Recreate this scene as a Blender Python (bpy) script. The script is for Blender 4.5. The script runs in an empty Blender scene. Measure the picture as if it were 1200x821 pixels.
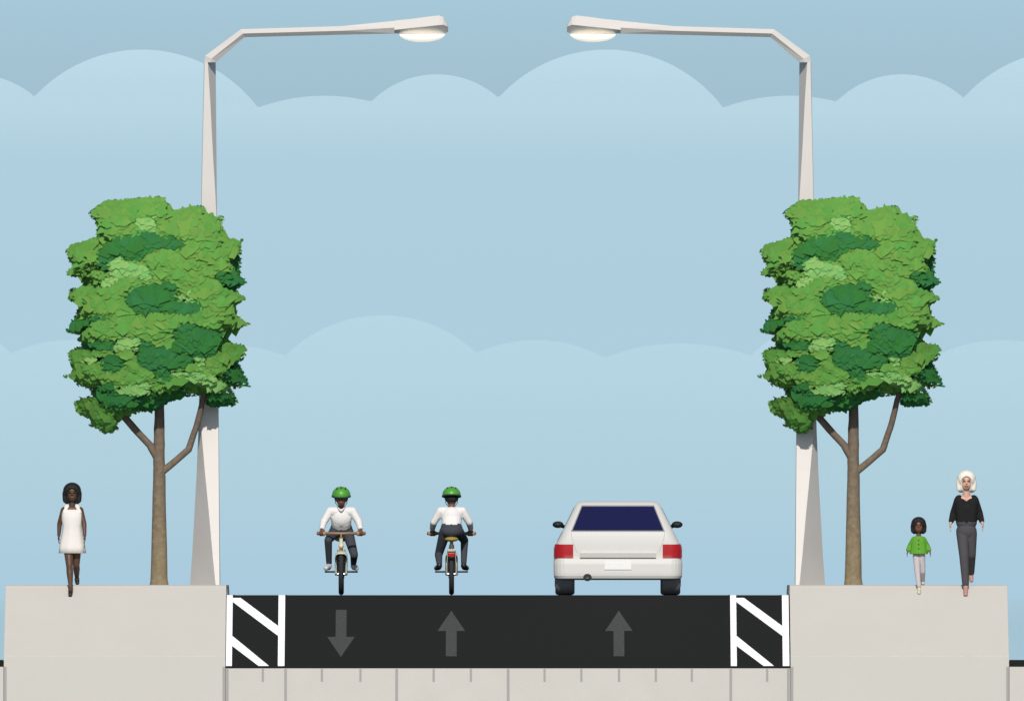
import bpy, bmesh, math, random
from mathutils import Vector, Matrix, noise

C = bpy.context.scene.collection
scene = bpy.context.scene
S = 86.7                 # photo pixels per metre at the crest of the street
D = 600.0                # camera distance
R = math.radians
SLOPE = math.tan(R(25))
KERB = 0.138
RUN = 0.963 / SLOPE      # horizontal run of the slope

def X(px): return (px - 600.0) / S
def Z(py): return (696.5 - py) / S
def P(px, py, y=0.0): return Vector((X(px), y, Z(py)))

# ------------------------------------------------------------------ helpers
def link(o, parent=None):
    C.objects.link(o)
    if parent is not None:
        o.parent = parent
    return o

def obj(name, me, mats, parent=None, smooth=None):
    o = bpy.data.objects.new(name, me)
    if not isinstance(mats, (list, tuple)):
        mats = [mats]
    if len(me.materials) == 0:
        for m in mats:
            me.materials.append(m)
    if smooth is not None:
        for p in me.polygons:
            p.use_smooth = smooth
    return link(o, parent)

def bobj(name, bm, mats, parent=None, smooth=None):
    me = bpy.data.meshes.new(name)
    bmesh.ops.recalc_face_normals(bm, faces=bm.faces[:])
    bm.to_mesh(me); bm.free()
    return obj(name, me, mats, parent, smooth)

def thing(name, label, cat, loc=(0, 0, 0), rz=0.0, group=None):
    o = bpy.data.objects.new(name, None)
    o.empty_display_size = 0.2
    C.objects.link(o)
    o.location = loc
    o.rotation_euler = (0, 0, rz)
    return tag(o, label, cat, group)

def tag(o, label, cat, group=None):
    o['label'] = label; o['category'] = cat
    if group: o['group'] = group
    return o

def struct(o):
    o['kind'] = 'structure'
    return o

def add_box(bm, c, s, bevel=0.0, rot=None):
    t = bmesh.new()
    bmesh.ops.create_cube(t, size=1.0)
    bmesh.ops.scale(t, vec=s, verts=t.verts)
    if bevel > 0:
        bmesh.ops.bevel(t, geom=t.edges[:], offset=bevel, segments=2, affect='EDGES', profile=0.5)
    if rot is not None:
        bmesh.ops.transform(t, matrix=rot.to_4x4(), verts=t.verts)
    bmesh.ops.translate(t, vec=Vector(c), verts=t.verts)
    merge(bm, t)

def merge(bm, t):
    me = bpy.data.meshes.new('tmp')
    t.to_mesh(me); t.free()
    bm.from_mesh(me)
    bpy.data.meshes.remove(me)

def frame(d):
    d = d.normalized()
    a = Vector((0, 0, 1)) if abs(d.z) < 0.9 else Vector((1, 0, 0))
    u = d.cross(a).normalized()
    return u, d.cross(u).normalized()

def add_tube(bm, pts, rads, seg=10, cap=True, sx=1.0):
    """tapered tube along a polyline"""
    pts = [Vector(p) for p in pts]
    if not isinstance(rads, (list, tuple)): rads = [rads] * len(pts)
    rings = []
    u = None
    for i, p in enumerate(pts):
        if i == 0: d = pts[1] - pts[0]
        elif i == len(pts) - 1: d = pts[-1] - pts[-2]
        else: d = (pts[i + 1] - p).normalized() + (p - pts[i - 1]).normalized()
        d.normalize()
        if u is None: u, v = frame(d)
        else:
            u = (u - d * u.dot(d)).normalized(); v = d.cross(u)
        rings.append([bm.verts.new(p + (u * math.cos(2 * math.pi * k / seg) + v * math.sin(2 * math.pi * k / seg) * sx) * rads[i]) for k in range(seg)])
    for a, b in zip(rings[:-1], rings[1:]):
        for k in range(seg):
            bm.faces.new((a[k], a[(k + 1) % seg], b[(k + 1) % seg], b[k]))
    if cap:
        bm.faces.new(rings[0][::-1]); bm.faces.new(rings[-1])

def add_capsule(bm, a, b, ra, rb, seg=16):
    a = Vector(a); b = Vector(b)
    d = b - a
    L = d.length
    if L < 1e-6:
        add_ell(bm, a, (ra, ra, ra)); return
    d /= L
    pts = []; rr = []
    for t in (-0.98, -0.8, -0.45, 0): pts.append(a + d * (ra * t)); rr.append(ra * math.sqrt(max(0.02, 1 - t * t)))
    for t in (0, 0.45, 0.8, 0.98): pts.append(b + d * (rb * t)); rr.append(rb * math.sqrt(max(0.02, 1 - t * t)))
    # avoid a doubled point when the capsule is very short
    add_tube(bm, pts, rr, seg)

def add_ell(bm, c, r, rot=None, seg=20):
    t = bmesh.new()
    bmesh.ops.create_uvsphere(t, u_segments=seg, v_segments=seg // 2 + 2, radius=1.0)
    bmesh.ops.scale(t, vec=r, verts=t.verts)
    if rot is not None: bmesh.ops.transform(t, matrix=rot.to_4x4(), verts=t.verts)
    bmesh.ops.translate(t, vec=Vector(c), verts=t.verts)
    merge(bm, t)

def add_prism(bm, poly, y0, y1):
    """polygon in (x, z) pulled from y0 to y1"""
    a = [bm.verts.new((x, y0, z)) for x, z in poly]
    b = [bm.verts.new((x, y1, z)) for x, z in poly]
    n = len(poly)
    bm.faces.new(a); bm.faces.new(b[::-1])
    for i in range(n):
        bm.faces.new((a[i], b[i], b[(i + 1) % n], a[(i + 1) % n]))

def add_extrude_x(bm, prof, x0, x1):
    """profile in (y, z) pulled along x"""
    a = [bm.verts.new((x0, y, z)) for y, z in prof]
    b = [bm.verts.new((x1, y, z)) for y, z in prof]
    n = len(prof)
    bm.faces.new(a); bm.faces.new(b[::-1])
    for i in range(n):
        bm.faces.new((a[i], b[i], b[(i + 1) % n], a[(i + 1) % n]))

def evaluated(bm, mods):
    me = bpy.data.meshes.new('tmp')
    bmesh.ops.recalc_face_normals(bm, faces=bm.faces[:])
    bm.to_mesh(me); bm.free()
    o = bpy.data.objects.new('tmp', me)
    C.objects.link(o)
    for f in mods: f(o)
    dg = bpy.context.evaluated_depsgraph_get()
    dg.update()
    out = bpy.data.meshes.new_from_object(o.evaluated_get(dg))
    bpy.data.objects.remove(o)
    bpy.data.meshes.remove(me)
    return out

def fuse(bm, voxel=0.008, smooth=4):
    """one continuous skin over overlapping shapes"""
    def rm(o):
        m = o.modifiers.new('r', 'REMESH'); m.mode = 'VOXEL'; m.voxel_size = voxel
        s = o.modifiers.new('s', 'SMOOTH'); s.factor = 0.5; s.iterations = smooth
    me = evaluated(bm, [rm])
    me.materials.clear()
    for p in me.polygons: p.use_smooth = True
    return me

def shift(me, v):
    me.transform(Matrix.Translation(-Vector(v)))
    return me

# ------------------------------------------------------------------ materials
def mat(name, col, rough=0.6, spec=0.3, metal=0.0, var=0.0, scale=8.0, bump=0.0, bscale=60.0, coat=0.0, trans=0.0, detail=4.0, island=0.0):
    m = bpy.data.materials.new(name); m.use_nodes = True
    nt = m.node_tree; N = nt.nodes; L = nt.links
    b = N['Principled BSDF']
    b.inputs['Base Color'].default_value = (*col, 1)
    b.inputs['Roughness'].default_value = rough
    b.inputs['Specular IOR Level'].default_value = spec
    b.inputs['Metallic'].default_value = metal
    b.inputs['Coat Weight'].default_value = coat
    if trans: b.inputs['Transmission Weight'].default_value = trans
    tc = N.new('ShaderNodeTexCoord')
    if var > 0 or island > 0:
        hv = N.new('ShaderNodeHueSaturation')
        hv.inputs['Color'].default_value = (*col, 1)
        mr = N.new('ShaderNodeMapRange')
        if island > 0:
            g = N.new('ShaderNodeNewGeometry')
            L.new(g.outputs['Random Per Island'], mr.inputs['Value'])
            a = island
            mr.inputs['From Min'].default_value = 0; mr.inputs['From Max'].default_value = 1
            h = N.new('ShaderNodeMapRange')
            h.inputs['To Min'].default_value = 0.5 + 0.018; h.inputs['To Max'].default_value = 0.5 - 0.018
            mu = N.new('ShaderNodeMath'); mu.operation = 'MULTIPLY'; mu.inputs[1].default_value = 7.31
            fr = N.new('ShaderNodeMath'); fr.operation = 'FRACT'
            L.new(g.outputs['Random Per Island'], mu.inputs[0]); L.new(mu.outputs[0], fr.inputs[0])
            L.new(fr.outputs[0], h.inputs['Value']); L.new(h.outputs['Result'], hv.inputs['Hue'])
        else:
            n = N.new('ShaderNodeTexNoise'); n.inputs['Scale'].default_value = scale; n.inputs['Detail'].default_value = detail
            L.new(tc.outputs['Object'], n.inputs['Vector'])
            L.new(n.outputs['Fac'], mr.inputs['Value'])
            a = var
            mr.inputs['From Min'].default_value = 0.25; mr.inputs['From Max'].default_value = 0.75
        mr.inputs['To Min'].default_value = 1 - a; mr.inputs['To Max'].default_value = 1 + a
        L.new(mr.outputs['Result'], hv.inputs['Value'])
        L.new(hv.outputs['Color'], b.inputs['Base Color'])
    if bump > 0:
        n2 = N.new('ShaderNodeTexNoise'); n2.inputs['Scale'].default_value = bscale; n2.inputs['Detail'].default_value = 5
        L.new(tc.outputs['Object'], n2.inputs['Vector'])
        bp = N.new('ShaderNodeBump'); bp.inputs['Strength'].default_value = bump; bp.inputs['Distance'].default_value = 0.02
        L.new(n2.outputs['Fac'], bp.inputs['Height']); L.new(bp.outputs['Normal'], b.inputs['Normal'])
    return m

M = {}
M['concrete'] = mat('pale concrete', (0.472, 0.450, 0.405), 0.9, 0.15, var=0.016, scale=1.3, bump=0.12, bscale=45, detail=8)
M['wall'] = mat('cast concrete', (0.474, 0.450, 0.408), 0.9, 0.15, var=0.03, scale=2.0, bump=0.1, bscale=30, detail=8)
M['joint'] = mat('joint sealant', (0.30, 0.28, 0.265), 0.8, 0.2)
M['asphalt'] = mat('asphalt', (0.0135, 0.0142, 0.0135), 0.95, 0.08, var=0.22, scale=90, bump=0.25, bscale=140)
M['white_paint'] = mat('white road paint', (0.82, 0.82, 0.81), 0.7, 0.2, var=0.05, scale=14)
M['grey_paint'] = mat('worn grey road paint', (0.052, 0.053, 0.052), 0.85, 0.1, var=0.16, scale=25)
M['pole'] = mat('painted steel', (0.52, 0.49, 0.455), 0.55, 0.25, var=0.02, scale=2)
M['lens'] = mat('cream lamp lens', (0.80, 0.76, 0.66), 0.3, 0.4)
_b = M['lens'].node_tree.nodes['Principled BSDF']   # the lamps are lit, faintly against the daylight
_b.inputs['Emission Color'].default_value = (1.0, 0.93, 0.78, 1); _b.inputs['Emission Strength'].default_value = 0.7
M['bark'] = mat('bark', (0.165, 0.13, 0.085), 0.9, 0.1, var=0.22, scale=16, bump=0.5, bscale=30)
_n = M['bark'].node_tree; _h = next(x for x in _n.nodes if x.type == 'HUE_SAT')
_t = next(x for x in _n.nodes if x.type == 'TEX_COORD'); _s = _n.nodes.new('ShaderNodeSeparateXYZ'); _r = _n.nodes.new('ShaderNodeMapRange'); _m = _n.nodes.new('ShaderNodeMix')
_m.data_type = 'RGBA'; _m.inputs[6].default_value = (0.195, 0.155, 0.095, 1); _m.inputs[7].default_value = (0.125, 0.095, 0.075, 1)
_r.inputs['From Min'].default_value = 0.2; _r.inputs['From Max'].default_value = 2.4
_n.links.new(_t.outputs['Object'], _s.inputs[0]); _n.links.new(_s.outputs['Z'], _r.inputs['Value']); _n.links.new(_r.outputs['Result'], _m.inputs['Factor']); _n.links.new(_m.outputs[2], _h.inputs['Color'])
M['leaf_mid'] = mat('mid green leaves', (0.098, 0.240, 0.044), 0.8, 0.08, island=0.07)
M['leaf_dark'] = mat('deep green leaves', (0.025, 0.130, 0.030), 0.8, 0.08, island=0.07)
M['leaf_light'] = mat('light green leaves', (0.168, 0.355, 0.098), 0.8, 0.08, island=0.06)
M['skin_dark'] = mat('dark brown skin', (0.075, 0.038, 0.022), 0.5, 0.3)
M['skin_brown'] = mat('brown skin', (0.13, 0.058, 0.034), 0.5, 0.3)
M['skin_light'] = mat('light skin', (0.50, 0.29, 0.215), 0.5, 0.3)
M['lips'] = mat('lips', (0.16, 0.045, 0.04), 0.5, 0.3)
M['eye'] = mat('eye', (0.012, 0.01, 0.01), 0.25, 0.5)
M['hair_black'] = mat('black hair', (0.013, 0.012, 0.013), 0.6, 0.2, bump=0.5, bscale=70)
M['hair_white'] = mat('white blond hair', (0.68, 0.64, 0.55), 0.6, 0.25, bump=0.5, bscale=70)
M['dress'] = mat('white cotton', (0.60, 0.57, 0.53), 0.85, 0.1, bump=0.15, bscale=25)
M['shirt'] = mat('white shirt', (0.60, 0.58, 0.56), 0.85, 0.1, bump=0.2, bscale=22)
M['black_cloth'] = mat('black knit', (0.014, 0.014, 0.014), 0.9, 0.08, bump=0.2, bscale=30)
M['grey_cloth'] = mat('charcoal trousers', (0.058, 0.055, 0.058), 0.9, 0.1, bump=0.2, bscale=22)
M['navy_cloth'] = mat('dark slate trousers', (0.044, 0.048, 0.056), 0.9, 0.1, bump=0.2, bscale=22)
M['green_cloth'] = mat('green coat', (0.090, 0.260, 0.028), 0.85, 0.1, bump=0.2, bscale=25)
M['pale_cloth'] = mat('pale leggings', (0.40, 0.36, 0.37), 0.85, 0.1)
M['shoe_black'] = mat('black shoe', (0.012, 0.012, 0.012), 0.4, 0.4)
M['shoe_pale'] = mat('pale shoe', (0.45, 0.45, 0.45), 0.6, 0.3)
M['shoe_cream'] = mat('cream shoe', (0.50, 0.46, 0.33), 0.6, 0.3)
M['shoe_tan'] = mat('tan pink shoe', (0.36, 0.20, 0.17), 0.6, 0.3)
M['helmet'] = mat('green helmet', (0.062, 0.250, 0.026), 0.4, 0.4)
M['helmet_dark'] = mat('dark helmet trim', (0.014, 0.022, 0.016), 0.6, 0.3)
M['cream'] = mat('cream enamel', (0.50, 0.48, 0.37), 0.35, 0.5)
M['tan'] = mat('tan leather grip', (0.30, 0.19, 0.10), 0.6, 0.3)
M['brown_bar'] = mat('brown handlebar', (0.20, 0.125, 0.075), 0.45, 0.4)
M['mustard'] = mat('mustard saddle', (0.26, 0.19, 0.04), 0.55, 0.3)
M['tyre'] = mat('rubber', (0.022, 0.023, 0.026), 0.8, 0.2, bump=0.1, bscale=60)
M['tyre_grey'] = mat('car tyre rubber', (0.175, 0.172, 0.178), 0.9, 0.15, bump=0.25, bscale=40)
M['steel'] = mat('brushed steel', (0.45, 0.45, 0.46), 0.35, 0.5, metal=1.0)
M['dark_metal'] = mat('dark metal', (0.03, 0.03, 0.03), 0.45, 0.4)
M['car_white'] = mat('white car paint', (0.485, 0.475, 0.445), 0.5, 0.2)
M['car_trim'] = mat('white bumper trim', (0.485, 0.475, 0.445), 0.45, 0.25)
M['plate'] = mat('blank plate', (0.66, 0.65, 0.63), 0.5, 0.3)
M['glass'] = mat('dark tinted glass', (0.009, 0.010, 0.046), 0.08, 0.35)
M['rubber_seal'] = mat('grey window seal', (0.19, 0.185, 0.185), 0.6, 0.3)
M['red_lamp'] = mat('red lamp lens', (0.31, 0.007, 0.010), 0.3, 0.3)
M['black'] = mat('black plastic', (0.012, 0.012, 0.012), 0.6, 0.3)
M['amber'] = mat('warm headlamp glass', (0.62, 0.48, 0.27), 0.2, 0.5)

# ------------------------------------------------------------------ the street
BACK = 6.0               # length of the level crest; beyond it the street runs down to the water
FAR = 52.0
def far_z(y): return -12.0 * (y - BACK) / (FAR - BACK)
def road_profile(lift, slab):
    """(y, z) outline: down to the far shore, level crest, down the near slope to the wall"""
    p = [(FAR, lift - 12.0), (BACK + 1.2, lift + far_z(BACK + 1.2)), (BACK + 0.4, lift + far_z(BACK + 0.4) + 0.03), (BACK - 0.6, lift), (0.10, lift), (0.03, lift - 0.004), (-0.03, lift - 0.012), (-0.10, lift - 0.10 * SLOPE), (-RUN, lift - 0.963)]
    if slab: p += [(-RUN, -0.985), (-RUN + 0.49, -0.985), (-RUN + 0.49, -12.6)]
    else: p += [(-RUN, -12.6)]
    return p + [(FAR, -12.6)]

bm = bmesh.new()
add_extrude_x(bm, road_profile(0.0, True), X(266), X(924.5))
road = struct(bobj('road', bm, M['asphalt']))

def slope_pt(px, py, lift=0.004):
    z = Z(py)
    y = z / SLOPE
    n = Vector((0, -math.sin(R(25)), math.cos(R(25))))
    return Vector((X(px), y, z)) + n * lift

def sheet(name, polys, m, lift=0.004):
    bm = bmesh.new()
    for poly in polys:
        top = [bm.verts.new(slope_pt(px, py, lift)) for px, py in poly]
        low = [bm.verts.new(slope_pt(px, py, 0.001)) for px, py in poly]
        bm.faces.new(top); bm.faces.new(low[::-1])
        n = len(poly)
        for i in range(n): bm.faces.new((top[i], top[(i + 1) % n], low[(i + 1) % n], low[i]))
    return bobj(name, bm, m, road)

for dx in (0.0, 589.8):
    sheet('edge_line', [[(265.8 + dx, 705.5), (272.8 + dx, 705.5), (272.8 + dx, 779.3), (265.8 + dx, 779.3)]], M['white_paint'])
    sheet('edge_line', [[(326.5 + dx, 705.5), (334.2 + dx, 705.5), (334.2 + dx, 779.3), (326.5 + dx, 779.3)]], M['white_paint'])
    # the level stretch of the same lines, over the crest and away
    for a, b in ((265.8, 272.8), (326.5, 334.2)):
        bm = bmesh.new()
        rows = [(FAR - 6, far_z(FAR - 6) + 0.004), (BACK + 1.2, far_z(BACK + 1.2) + 0.004), (BACK + 0.4, far_z(BACK + 0.4) + 0.034), (BACK - 0.6, 0.003), (0.1, 0.003), (0.03, -0.001), (-0.03, -0.009), (-0.10, -0.10 * SLOPE + 0.0042), (-0.2235, -0.2235 * SLOPE + 0.0042)]
        vs = [(bm.verts.new((X(a + dx), y, z)), bm.verts.new((X(b + dx), y, z))) for y, z in rows]
        for p, q in zip(vs[:-1], vs[1:]): bm.faces.new((p[0], p[1], q[1], q[0]))
        bobj('edge_line', bm, M['white_paint'], road)
    sheet('hatch_stripe', [[(272.9 + dx, 700), (282.0 + dx, 700), (326.4 + dx, 732.8), (326.4 + dx, 744.3), (272.9 + dx, 704.6)]], M['white_paint'], 0.0037)
    sheet('hatch_stripe', [[(272.9 + dx, 744.3), (316.0 + dx, 779.2), (304.0 + dx, 779.2), (272.9 + dx, 756)]], M['white_paint'], 0.0037)

def arrow(cx, up, label):
    if up:
        poly = [(cx, 715), (cx + 16, 738.5), (cx + 6.3, 738.5), (cx + 6.3, 768), (cx - 6.3, 768), (cx - 6.3, 738.5), (cx - 16, 738.5)]
    else:
        poly = [(cx, 769), (cx - 16, 745.5), (cx - 6.3, 745.5), (cx - 6.3, 714), (cx + 6.3, 714), (cx + 6.3, 745.5), (cx + 16, 745.5)]
    o = sheet('arrow_marking', [poly], M['grey_paint'])
    o['label'] = label
arrow(400, False, 'worn grey arrow pointing down the slope in the bicycle lane')
arrow(529, True, 'worn grey arrow pointing up the slope in the bicycle lane')
arrow(725, True, 'worn grey arrow pointing up the slope in the car lane')

# joints cut into the near faces: thin strips of sealant a few mm proud
def joint(bm, px, y0, top_py, bot_py, w=3.2):
    add_box(bm, (X(px), y0, (Z(top_py) + Z(bot_py)) / 2), (w / S, 0.008, abs(Z(top_py) - Z(bot_py))))

def sidewalk(px0, px1, joints):
    bm = bmesh.new()
    pr = road_profile(KERB, False)
    add_extrude_x(bm, pr, X(px0), X(px1))
    o = bobj('sidewalk', bm, M['concrete'])
    be = o.modifiers.new('bevel', 'BEVEL'); be.width = 0.004; be.segments = 2; be.limit_method = 'ANGLE'; be.angle_limit = R(50)
    struct(o)
    for px in joints:
        b2 = bmesh.new(); joint(b2, px, -RUN - 0.001, 780, 838)
        bobj('joint_strip', b2, M['joint'], o)
    return o
sidewalk(6.5, 265.2, [8.2, 263.6])
sidewalk(925.3, 1180.5, [927.0, 1178.8])

def near_wall(px0, px1, top, label, full, ticks):
    bm = bmesh.new()
    add_box(bm, ((X(px0) + X(px1)) / 2, -RUN + 0.245 - 0.006, (top - 12.5) / 2), (X(px1) - X(px0), 0.49, top + 12.5))
    o = bobj('retaining_wall', bm, M['wall'])
    tag(o, label, 'wall', 'concrete retaining walls under the street')
    for px in full:
        b2 = bmesh.new(); joint(b2, px, -RUN - 0.007, 782.5, 838)
        bobj('joint_strip', b2, M['joint'], o)
    for px in ticks:
        b2 = bmesh.new(); joint(b2, px, -RUN - 0.007, 782.5, 797, 2.6)
        bobj('joint_strip', b2, M['joint'], o)
    return o
near_wall(265.6, 924.9, -0.9855, 'long pale concrete wall with short joint marks below the black road', [267.4, 335.6, 465.3, 595.5, 855.5, 922.8],
          [309, 378, 423, 508.5, 552, 638, 681, 725, 768, 810, 898])
near_wall(-260, 6.1, -0.9645, 'sliver of pale concrete wall at the far left beside the sidewalk', [-40, -120, -200], [-20, -80, -160])
near_wall(1180.9, 1460, -0.9645, 'sliver of pale concrete wall at the far right beside the sidewalk', [1310, 1400], [1225, 1265, 1350])

for a, b in ((-260, 6.1), (1180.9, 1460)):
    bm = bmesh.new()
    add_extrude_x(bm, [(-RUN - 0.004, Z(772)), (4.0, Z(772) - 0.30), (4.0, Z(772) - 3.0), (-RUN + 0.50, Z(772) - 3.0), (-RUN + 0.50, Z(780)), (-RUN - 0.004, Z(780))], X(a), X(b))
    struct(bobj('side_road', bm, M['asphalt']))

# water out to the horizon
wm = mat('sea water', (0.09, 0.16, 0.20), 0.03, 0.5, bump=0.0)
bm = bmesh.new()
vs = [bm.verts.new(v) for v in ((-150000, -3000, -12), (150000, -3000, -12), (150000, 150000, -12), (-150000, 150000, -12))]
bm.faces.new(vs)
struct(bobj('water', bm, wm))

# ------------------------------------------------------------------ clouds far out over the water
def cloud_bank(lobes, dist, base_py, thick, stops):
    k = (D + dist - thick) / D
    gx = [-260 + i * 3.0 for i in range(int(1720 / 3) + 1)]
    def top(px):
        best = base_py
        for cx, pk, hw, drop in lobes:      # circular cap through the peak, falling 'drop' at half width 'hw'
            rad = (hw * hw + drop * drop) / (2 * drop)
            d = abs(px - cx)
            if d < rad:
                best = min(best, pk + rad - math.sqrt(rad * rad - d * d))
        return best
    prof = [0.0, 0.0015, 0.004, 0.008, 0.05, 0.2, 0.35, 0.6, 1.0]
    bm = bmesh.new()
    F = []; B = []
    for px in gx:
        t = top(px)
        cf = []; cb = []
        for s in prof:
            py = t + (base_py - t) * s
            u = min(1.0, s / 0.008)
            y = thick
            x = X(px) * k; z = Z(py) * k
            cf.append(bm.verts.new((x, dist - y, z)))
            cb.append(bm.verts.new((x, dist + thick * math.sqrt(max(0.0, 1 - (1 - u) ** 2)), z)))
        F.append(cf); B.append(cb)
    n = len(prof)
    for i in range(len(gx) - 1):
        for j in range(n - 1):
            bm.faces.new((F[i][j], F[i + 1][j], F[i + 1][j + 1], F[i][j + 1]))
            q = [B[i][j], B[i][j + 1], B[i + 1][j + 1], B[i + 1][j]]
            bm.faces.new(q)
        bm.faces.new((F[i][-1], F[i + 1][-1], B[i + 1][-1], B[i][-1]))
        bm.faces.new((F[i][0], B[i][0], B[i + 1][0], F[i + 1][0]))
    me = bpy.data.meshes.new('cloud_bank')
    bmesh.ops.recalc_face_normals(bm, faces=bm.faces[:])
    bm.to_mesh(me); bm.free()
    m = bpy.data.materials.new('thin white cloud'); m.use_nodes = True
    nt = m.node_tree; N = nt.nodes; L = nt.links
    N.remove(N['Principled BSDF'])
    out = N['Material Output']
    dif = N.new('ShaderNodeBsdfDiffuse'); dif.inputs['Color'].default_value = (0.53, 0.69, 0.75, 1)
    tr = N.new('ShaderNodeBsdfTransparent')
    tc = N.new('ShaderNodeTexCoord'); sp = N.new('ShaderNodeSeparateXYZ')
    mr = N.new('ShaderNodeMapRange')
    py_fade = stops[0][0]; py_top = stops[-1][0]
    mr.inputs['From Min'].default_value = Z(py_fade) * k; mr.inputs['From Max'].default_value = Z(py_top) * k
    rp = N.new('ShaderNodeValToRGB')
    L.new(mr.outputs['Result'], rp.inputs['Fac'])
    e_ = rp.color_ramp.elements
    while len(e_) < len(stops): e_.new(0.5)
    for e, (py, a) in zip(e_, stops):
        e.position = (py_fade - py) / (py_fade - py_top); e.color = (a, a, a, 1)
    geo = N.new('ShaderNodeNewGeometry')
    inv = N.new('ShaderNodeMath'); inv.operation = 'SUBTRACT'; inv.inputs[0].default_value = 1.0
    mul = N.new('ShaderNodeMath'); mul.operation = 'MULTIPLY'
    mix = N.new('ShaderNodeMixShader')
    L.new(tc.outputs['Object'], sp.inputs['Vector']); L.new(sp.outputs['Z'], mr.inputs['Value'])
    L.new(geo.outputs['Backfacing'], inv.inputs[1])
    L.new(rp.outputs['Color'], mul.inputs[0]); L.new(inv.outputs[0], mul.inputs[1])
    L.new(mul.outputs[0], mix.inputs['Fac']); L.new(tr.outputs[0], mix.inputs[1]); L.new(dif.outputs[0], mix.inputs[2])
    L.new(mix.outputs[0], out.inputs['Surface'])
    o = obj('cloud_bank', me, m, None, False)
    return struct(o)

back_lobes = []
for base in (-1090, -542, 0, 545, 1090):
    back_lobes += [(166 + base, 58, 130, 60), (380 + base, 112, 72, 12), (512 + base, 87, 75, 30)]
front_lobes = []
for base in (-1200, -545, 0, 545, 1090):
    front_lobes += [(448 + base, 369, 112, 46), (628 + base, 398, 75, 18), (797 + base, 402, 92, 18)]
cloud_bank(back_lobes, 42000, 640, 400, [(330, 0.0), (240, 0.03), (190, 0.11), (130, 0.30), (50, 0.38)])
cloud_bank(front_lobes, 36000, 672, 350, [(660, 0.0), (520, 0.05), (430, 0.13), (360, 0.17)])

# ------------------------------------------------------------------ street lamps
def street_lamp(sg, axis, label):
    """sg = 1: arm reaches to +x; pixel offsets are measured from the left lamp's axis 245"""
    t = thing('street_lamp', label, 'street lamp', (X(245) if sg > 0 else X(944.5), LAMP_Y, KERB), 0, 'street lamps flanking the road')
    base = t.location.copy()
    def q(px, py, y=0.0):
        return Vector((sg * (px - 245) / S, y, Z(py) - base.z))
    # pole: folded steel plate section, ridges wander across the front as it rises
    rows = [(684.5, 222, 257.5, 252.5, 257.0), (650, 224.5, 257.2, 249, 256.7), (600, 227.3, 256.8, 244.5, 256.3), (550, 230, 256.3, 239.5, 255.8),
            (500, 232, 255.8, 235.2, 255.3), (470, 232.6, 255.5, 233.1, 255), (380, 234, 254.5, 234.5, 254), (260, 234.8, 253.8, 235.3, 253.3),
            (230, 235.3, 253.5, 235.8, 252), (180, 236.3, 253, 236.8, 249), (120, 237.6, 252.4, 238.1, 246), (72, 238.6, 252, 239.1, 243)]
    bm = bmesh.new()
    rings = []
    tn = 1.9
    for py, xl, xr, r1, r2 in rows:
        d = 0.15 * (xr - xl) / S + (r1 - xl) / S * tn
        yr = -d + (xr - r2) / S * 2.6
        ring = [q(xl, py, 0.0), q(r1, py, -d), q(r2, py, -d), q(xr, py, yr), q(xr, py, max(0.0, yr) + 0.10), q(xl, py, 0.12)]
        rings.append([bm.verts.new(v) for v in ring])
    for a, b in zip(rings[:-1], rings[1:]):
        for k in range(6): bm.faces.new((a[k], a[(k + 1) % 6], b[(k + 1) % 6], b[k]))
    bm.faces.new(rings[0]); bm.faces.new(rings[-1])
    bobj('pole', bm, M['pole'], t, False)
    # arm: upper and lower facets meeting in a ridge
    st = [(245.5, 72, 238.6, 252), ]
    bm = bmesh.new()
    pts = [((238.6, 72), (252, 72)), ((240, 64), (253, 71)), ((282, 33), (286, 42.5)), ((300, 32.5), (300, 42)), ((400, 29.5), (400, 39.5)), ((470, 22.5), (466, 38))]
    rings = []
    for (ux, uy), (lx, ly) in pts:
        u = q(ux, uy); l = q(lx, ly)
        w = 0.07
        m1 = u.lerp(l, 0.55)
        rings.append([bm.verts.new(v) for v in (u + Vector((0, 0.0, 0)), m1 + Vector((0, -w, 0)), l + Vector((0, -0.02, 0)), l + Vector((0, 0.05, 0)), m1 + Vector((0, w, 0)), u + Vector((0, 0.05, 0)))])
    for a, b in zip(rings[:-1], rings[1:]):
        for k in range(6): bm.faces.new((a[k], a[(k + 1) % 6], b[(k + 1) % 6], b[k]))
    bm.faces.new(rings[0]); bm.faces.new(rings[-1])
    bobj('arm', bm, M['pole'], t, False)
    # lamp head: wedge, wide at the tip, its lower flank tucked in under a ridge
    bm = bmesh.new()
    secs = [(462, 23, 34, 38, 0.10), (480, 21.3, 32, 38.5, 0.13), (500, 18.6, 30, 38.5, 0.15), (514, 17, 28.5, 38.5, 0.15), (519, 18.5, 28, 38.5, 0.13), (525, 28, 30, 36.5, 0.08)]
    rings = []
    for px, a, r, b, w in secs:
        rings.append([bm.verts.new(v) for v in (q(px, a, 0.02 - w * 0.35), q(px, r, -w), q(px, b, -w * 0.05), q(px, b, w * 0.45), q(px, r, w), q(px, a, w * 0.35 - 0.02))])
    for a, b in zip(rings[:-1], rings[1:]):
        for k in range(6): bm.faces.new((a[k], a[(k + 1) % 6], b[(k + 1) % 6], b[k]))
    bm.faces.new(rings[0]); bm.faces.new(rings[-1])
    bobj('lamp_head', bm, M['pole'], t, False)
    bm = bmesh.new()
    add_ell(bm, q(494.5, 38.7, 0.0), (27 / S, 0.12, 9.5 / S), seg=24)
    bmesh.ops.bisect_plane(bm, geom=bm.verts[:] + bm.edges[:] + bm.faces[:], plane_co=q(494, 38.9), plane_no=(0, 0, 1), clear_outer=True)
    es = [e for e in bm.edges if e.is_boundary]
    bmesh.ops.holes_fill(bm, edges=es)
    bobj('lamp_lens', bm, M['lens'], t, True)
    return t

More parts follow.
